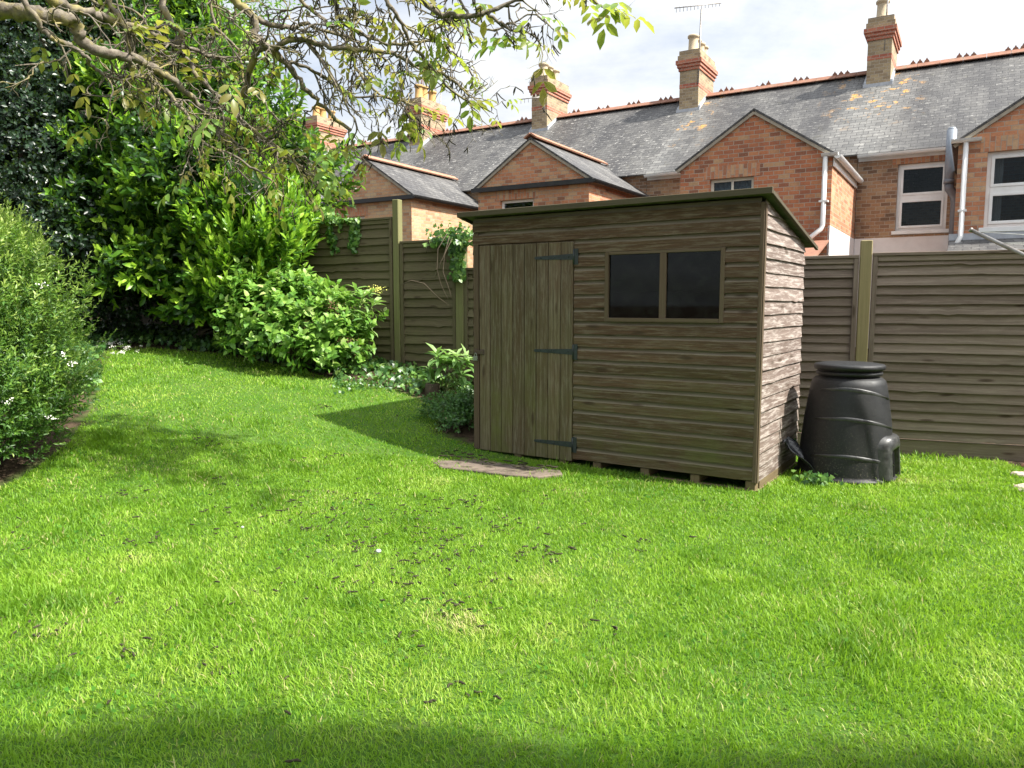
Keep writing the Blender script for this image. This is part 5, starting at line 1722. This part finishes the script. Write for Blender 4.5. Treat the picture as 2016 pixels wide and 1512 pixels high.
# fallen catkins on the lawn
m = MB()
cnt = 0
while cnt < 700:
    if cnt % 7 == 0:
        cx_, cy_ = random.gauss(-.9, 1.1), random.choice((random.gauss(4.4, .8), random.uniform(2.3, 8.0)))
        cs_ = random.choice((.05, .12, .4))
    x, y = random.gauss(cx_, cs_), random.gauss(cy_, cs_)
    if x > .9 and random.random() < .75:
        cx_ -= 1.0
        continue
    cnt += 1
    if y < 1.5 or not inside(np.array([x]), np.array([y]), POLY)[0]: continue
    p = Vector((x, y, float(hgt(x, y)) + random.uniform(.004, .024)))
    an = random.uniform(0, 6.28)
    l = random.uniform(.015, .05)
    pts = []
    for k in range(5):
        pts.append(p.copy())
        an += random.gauss(0, .45)
        p = p + Vector((math.cos(an), math.sin(an), random.gauss(0, .1))) * l / 4
    m.tube(pts, [.002, .0048, .004, .005, .002], 5)
for _ in range(34):
    f, g_ = random.random(), random.random()
    p = Vector(sl_pts[0]).lerp(Vector(sl_pts[4]), f).lerp(Vector(sl_pts[9]).lerp(Vector(sl_pts[6]), f), .15 + .7 * g_).to_3d() + UP * .055
    an = random.uniform(-.6, .6)
    dv = Vector((math.cos(an), math.sin(an), 0)) * .014
    m.tube([p - dv * 2, p - dv, p, p + dv, p + dv * 2], [.002, .006, .0065, .006, .002], 5)
o = m.build('catkin_litter', CATKIN, None)
tag(o, 'dark fallen catkins scattered over the lawn and slab', 'litter', None, 'stuff')

# clover and broad-leaved weeds in the turf
cp = []
for _ in range(46):
    y0_ = random.uniform(2.4, 7.5)
    x0_ = random.uniform(-.62, .6) * y0_
    rr_ = random.uniform(.04, .16)
    for _ in range(int(260 * rr_)):
        x_, y_ = x0_ + random.gauss(0, rr_), y0_ + random.gauss(0, rr_)
        if inside(np.array([x_]), np.array([y_]), POLY)[0]: cp.append((x_, y_, float(hgt(x_, y_)) + random.uniform(.012, .035)))
P = np.array(cp)
o = ivy_leaves('clover', None, P, np.tile([0, -.2, 1.0], (len(P), 1)), .018, .1, .55)
o.data.materials[0] = mat_leaf('clover_leaf', [(0, (.04, .13, .015)), (1, (.1, .24, .03))], .85, .12, .3)
tag(o, 'clover leaves mixed into the lawn grass', 'clover', None, 'stuff')

# ------------------------------------------------------------------ grass
CBN = np.array(CB)
def grass_points(n, y0, y1, xa, xb):
    y = rng.uniform(y0, y1, n)
    x = rng.uniform(xa, xb, n)
    vis = (np.abs(x) < .74 * y + 1.1)
    ok = vis & inside(x, y, POLY) & ~inside(x, y, SLAB)
    lx = (x - SO.x) * SR.x + (y - SO.y) * SR.y
    ld = (x - SO.x) * SF.x + (y - SO.y) * SF.y
    ok &= ~((lx > -.02) & (lx < SW + .02) & (ld > -.02) & (ld < SD + .05))
    ok &= (x - CBN[0]) ** 2 + (y - CBN[1]) ** 2 > .37 ** 2
    return x[ok], y[ok]


gx1, gy1 = grass_points(330000, 1.0, 3.6, -4, 4)
gx2, gy2 = grass_points(330000, 3.6, 6.3, -5.8, 5.6)
gx3, gy3 = grass_points(130000, 6.3, 10.2, -6.5, 4.4)
x, y = np.concatenate([gx1, gx2, gx3]), np.concatenate([gy1, gy2, gy3])
n = len(x)
dist = np.hypot(x, y)


def vnoise(x, y, s_, seed):
    r_ = np.random.default_rng(seed)
    g_ = r_.random((128, 128))
    fx, fy = x * s_ + 300, y * s_ + 300
    ix, iy = np.floor(fx).astype(int), np.floor(fy).astype(int)
    tx, ty = fx - ix, fy - iy
    tx, ty = tx * tx * (3 - 2 * tx), ty * ty * (3 - 2 * ty)
    G = lambda a, b: g_[a % 128, b % 128]
    return (G(ix, iy) * (1 - tx) + G(ix + 1, iy) * tx) * (1 - ty) + (G(ix, iy + 1) * (1 - tx) + G(ix + 1, iy + 1) * tx) * ty


cl = .6 * vnoise(x, y, 2.2, 1) + .4 * vnoise(x, y, 6.5, 2)
tuft = np.clip((vnoise(x, y, 3.1, 5) - .72) * 4, 0, 1)
L_ = (.015 + .03 * rng.random(n) ** 1.4) * (.55 + .8 * cl) * (1 + .8 * tuft)
tall = rng.random(n) < .012
L_[tall] *= 2.0
near_fence = np.clip(1 - np.abs((x - 3.4) * .36 + (y - 6.66) * .93) / .25, 0, 1) * (x > 2.6)
L_ *= 1 + 1.1 * near_fence * rng.random(n)
W_ = (.0011 + .00038 * dist) * rng.uniform(.7, 1.3, n)
az = rng.uniform(0, 6.283, n)
comb_ = vnoise(x, y, 1.6, 9) * 6.283 * 2
lean = np.stack([np.cos(az) + .35 * np.cos(comb_), np.sin(az) + .35 * np.sin(comb_), np.zeros(n)], 1) * rng.uniform(.15, .85, n)[:, None]
D = unit(lean + np.array([0, 0, 1.0]))
S = np.stack([-np.sin(az), np.cos(az), np.zeros(n)], 1) * .6 + rng.normal(size=(n, 3)) * np.array([.5, .5, 0])
S = unit(S)
B0 = np.stack([x, y, hgt(x, y) - .004], 1)
M1 = B0 + D * (L_ * .55)[:, None]
D2 = unit(D + lean * 1.1 - np.array([0, 0, .12]))
Tp = M1 + D2 * (L_ * .5)[:, None]
h_ = (S * W_[:, None])
V = np.stack([B0 - h_, B0 + h_, M1 + h_ * .8, M1 - h_ * .8, Tp], 1)
k = np.arange(n)[:, None] * 5
loops = np.concatenate([k + 0, k + 1, k + 2, k + 3, k + 3, k + 2, k + 4], 1).ravel()
starts = (np.arange(n)[:, None] * 7 + np.array([0, 4])[None]).ravel()
totals = np.tile([4, 3], n)
gr = np.clip(.02 + .4 * vnoise(x, y, 1.1, 3) + .34 * vnoise(x, y, 5.5, 21) + .28 * rng.random(n) - .3 * tuft, 0, .9)
dead = rng.random(n) < .035 + .09 * (vnoise(x, y, 2.7, 12) > .7)
gr[dead] = rng.uniform(.93, 1, dead.sum())
o = np_mesh('grass', V, loops, starts, totals, np.repeat(gr, 2), GRASS)
tag(o, 'mown green grass covering the lawn', 'grass', None, 'stuff')

scene.cycles.max_bounces = 8
scene.cycles.transparent_max_bounces = 12
scene.cycles.use_denoising = True
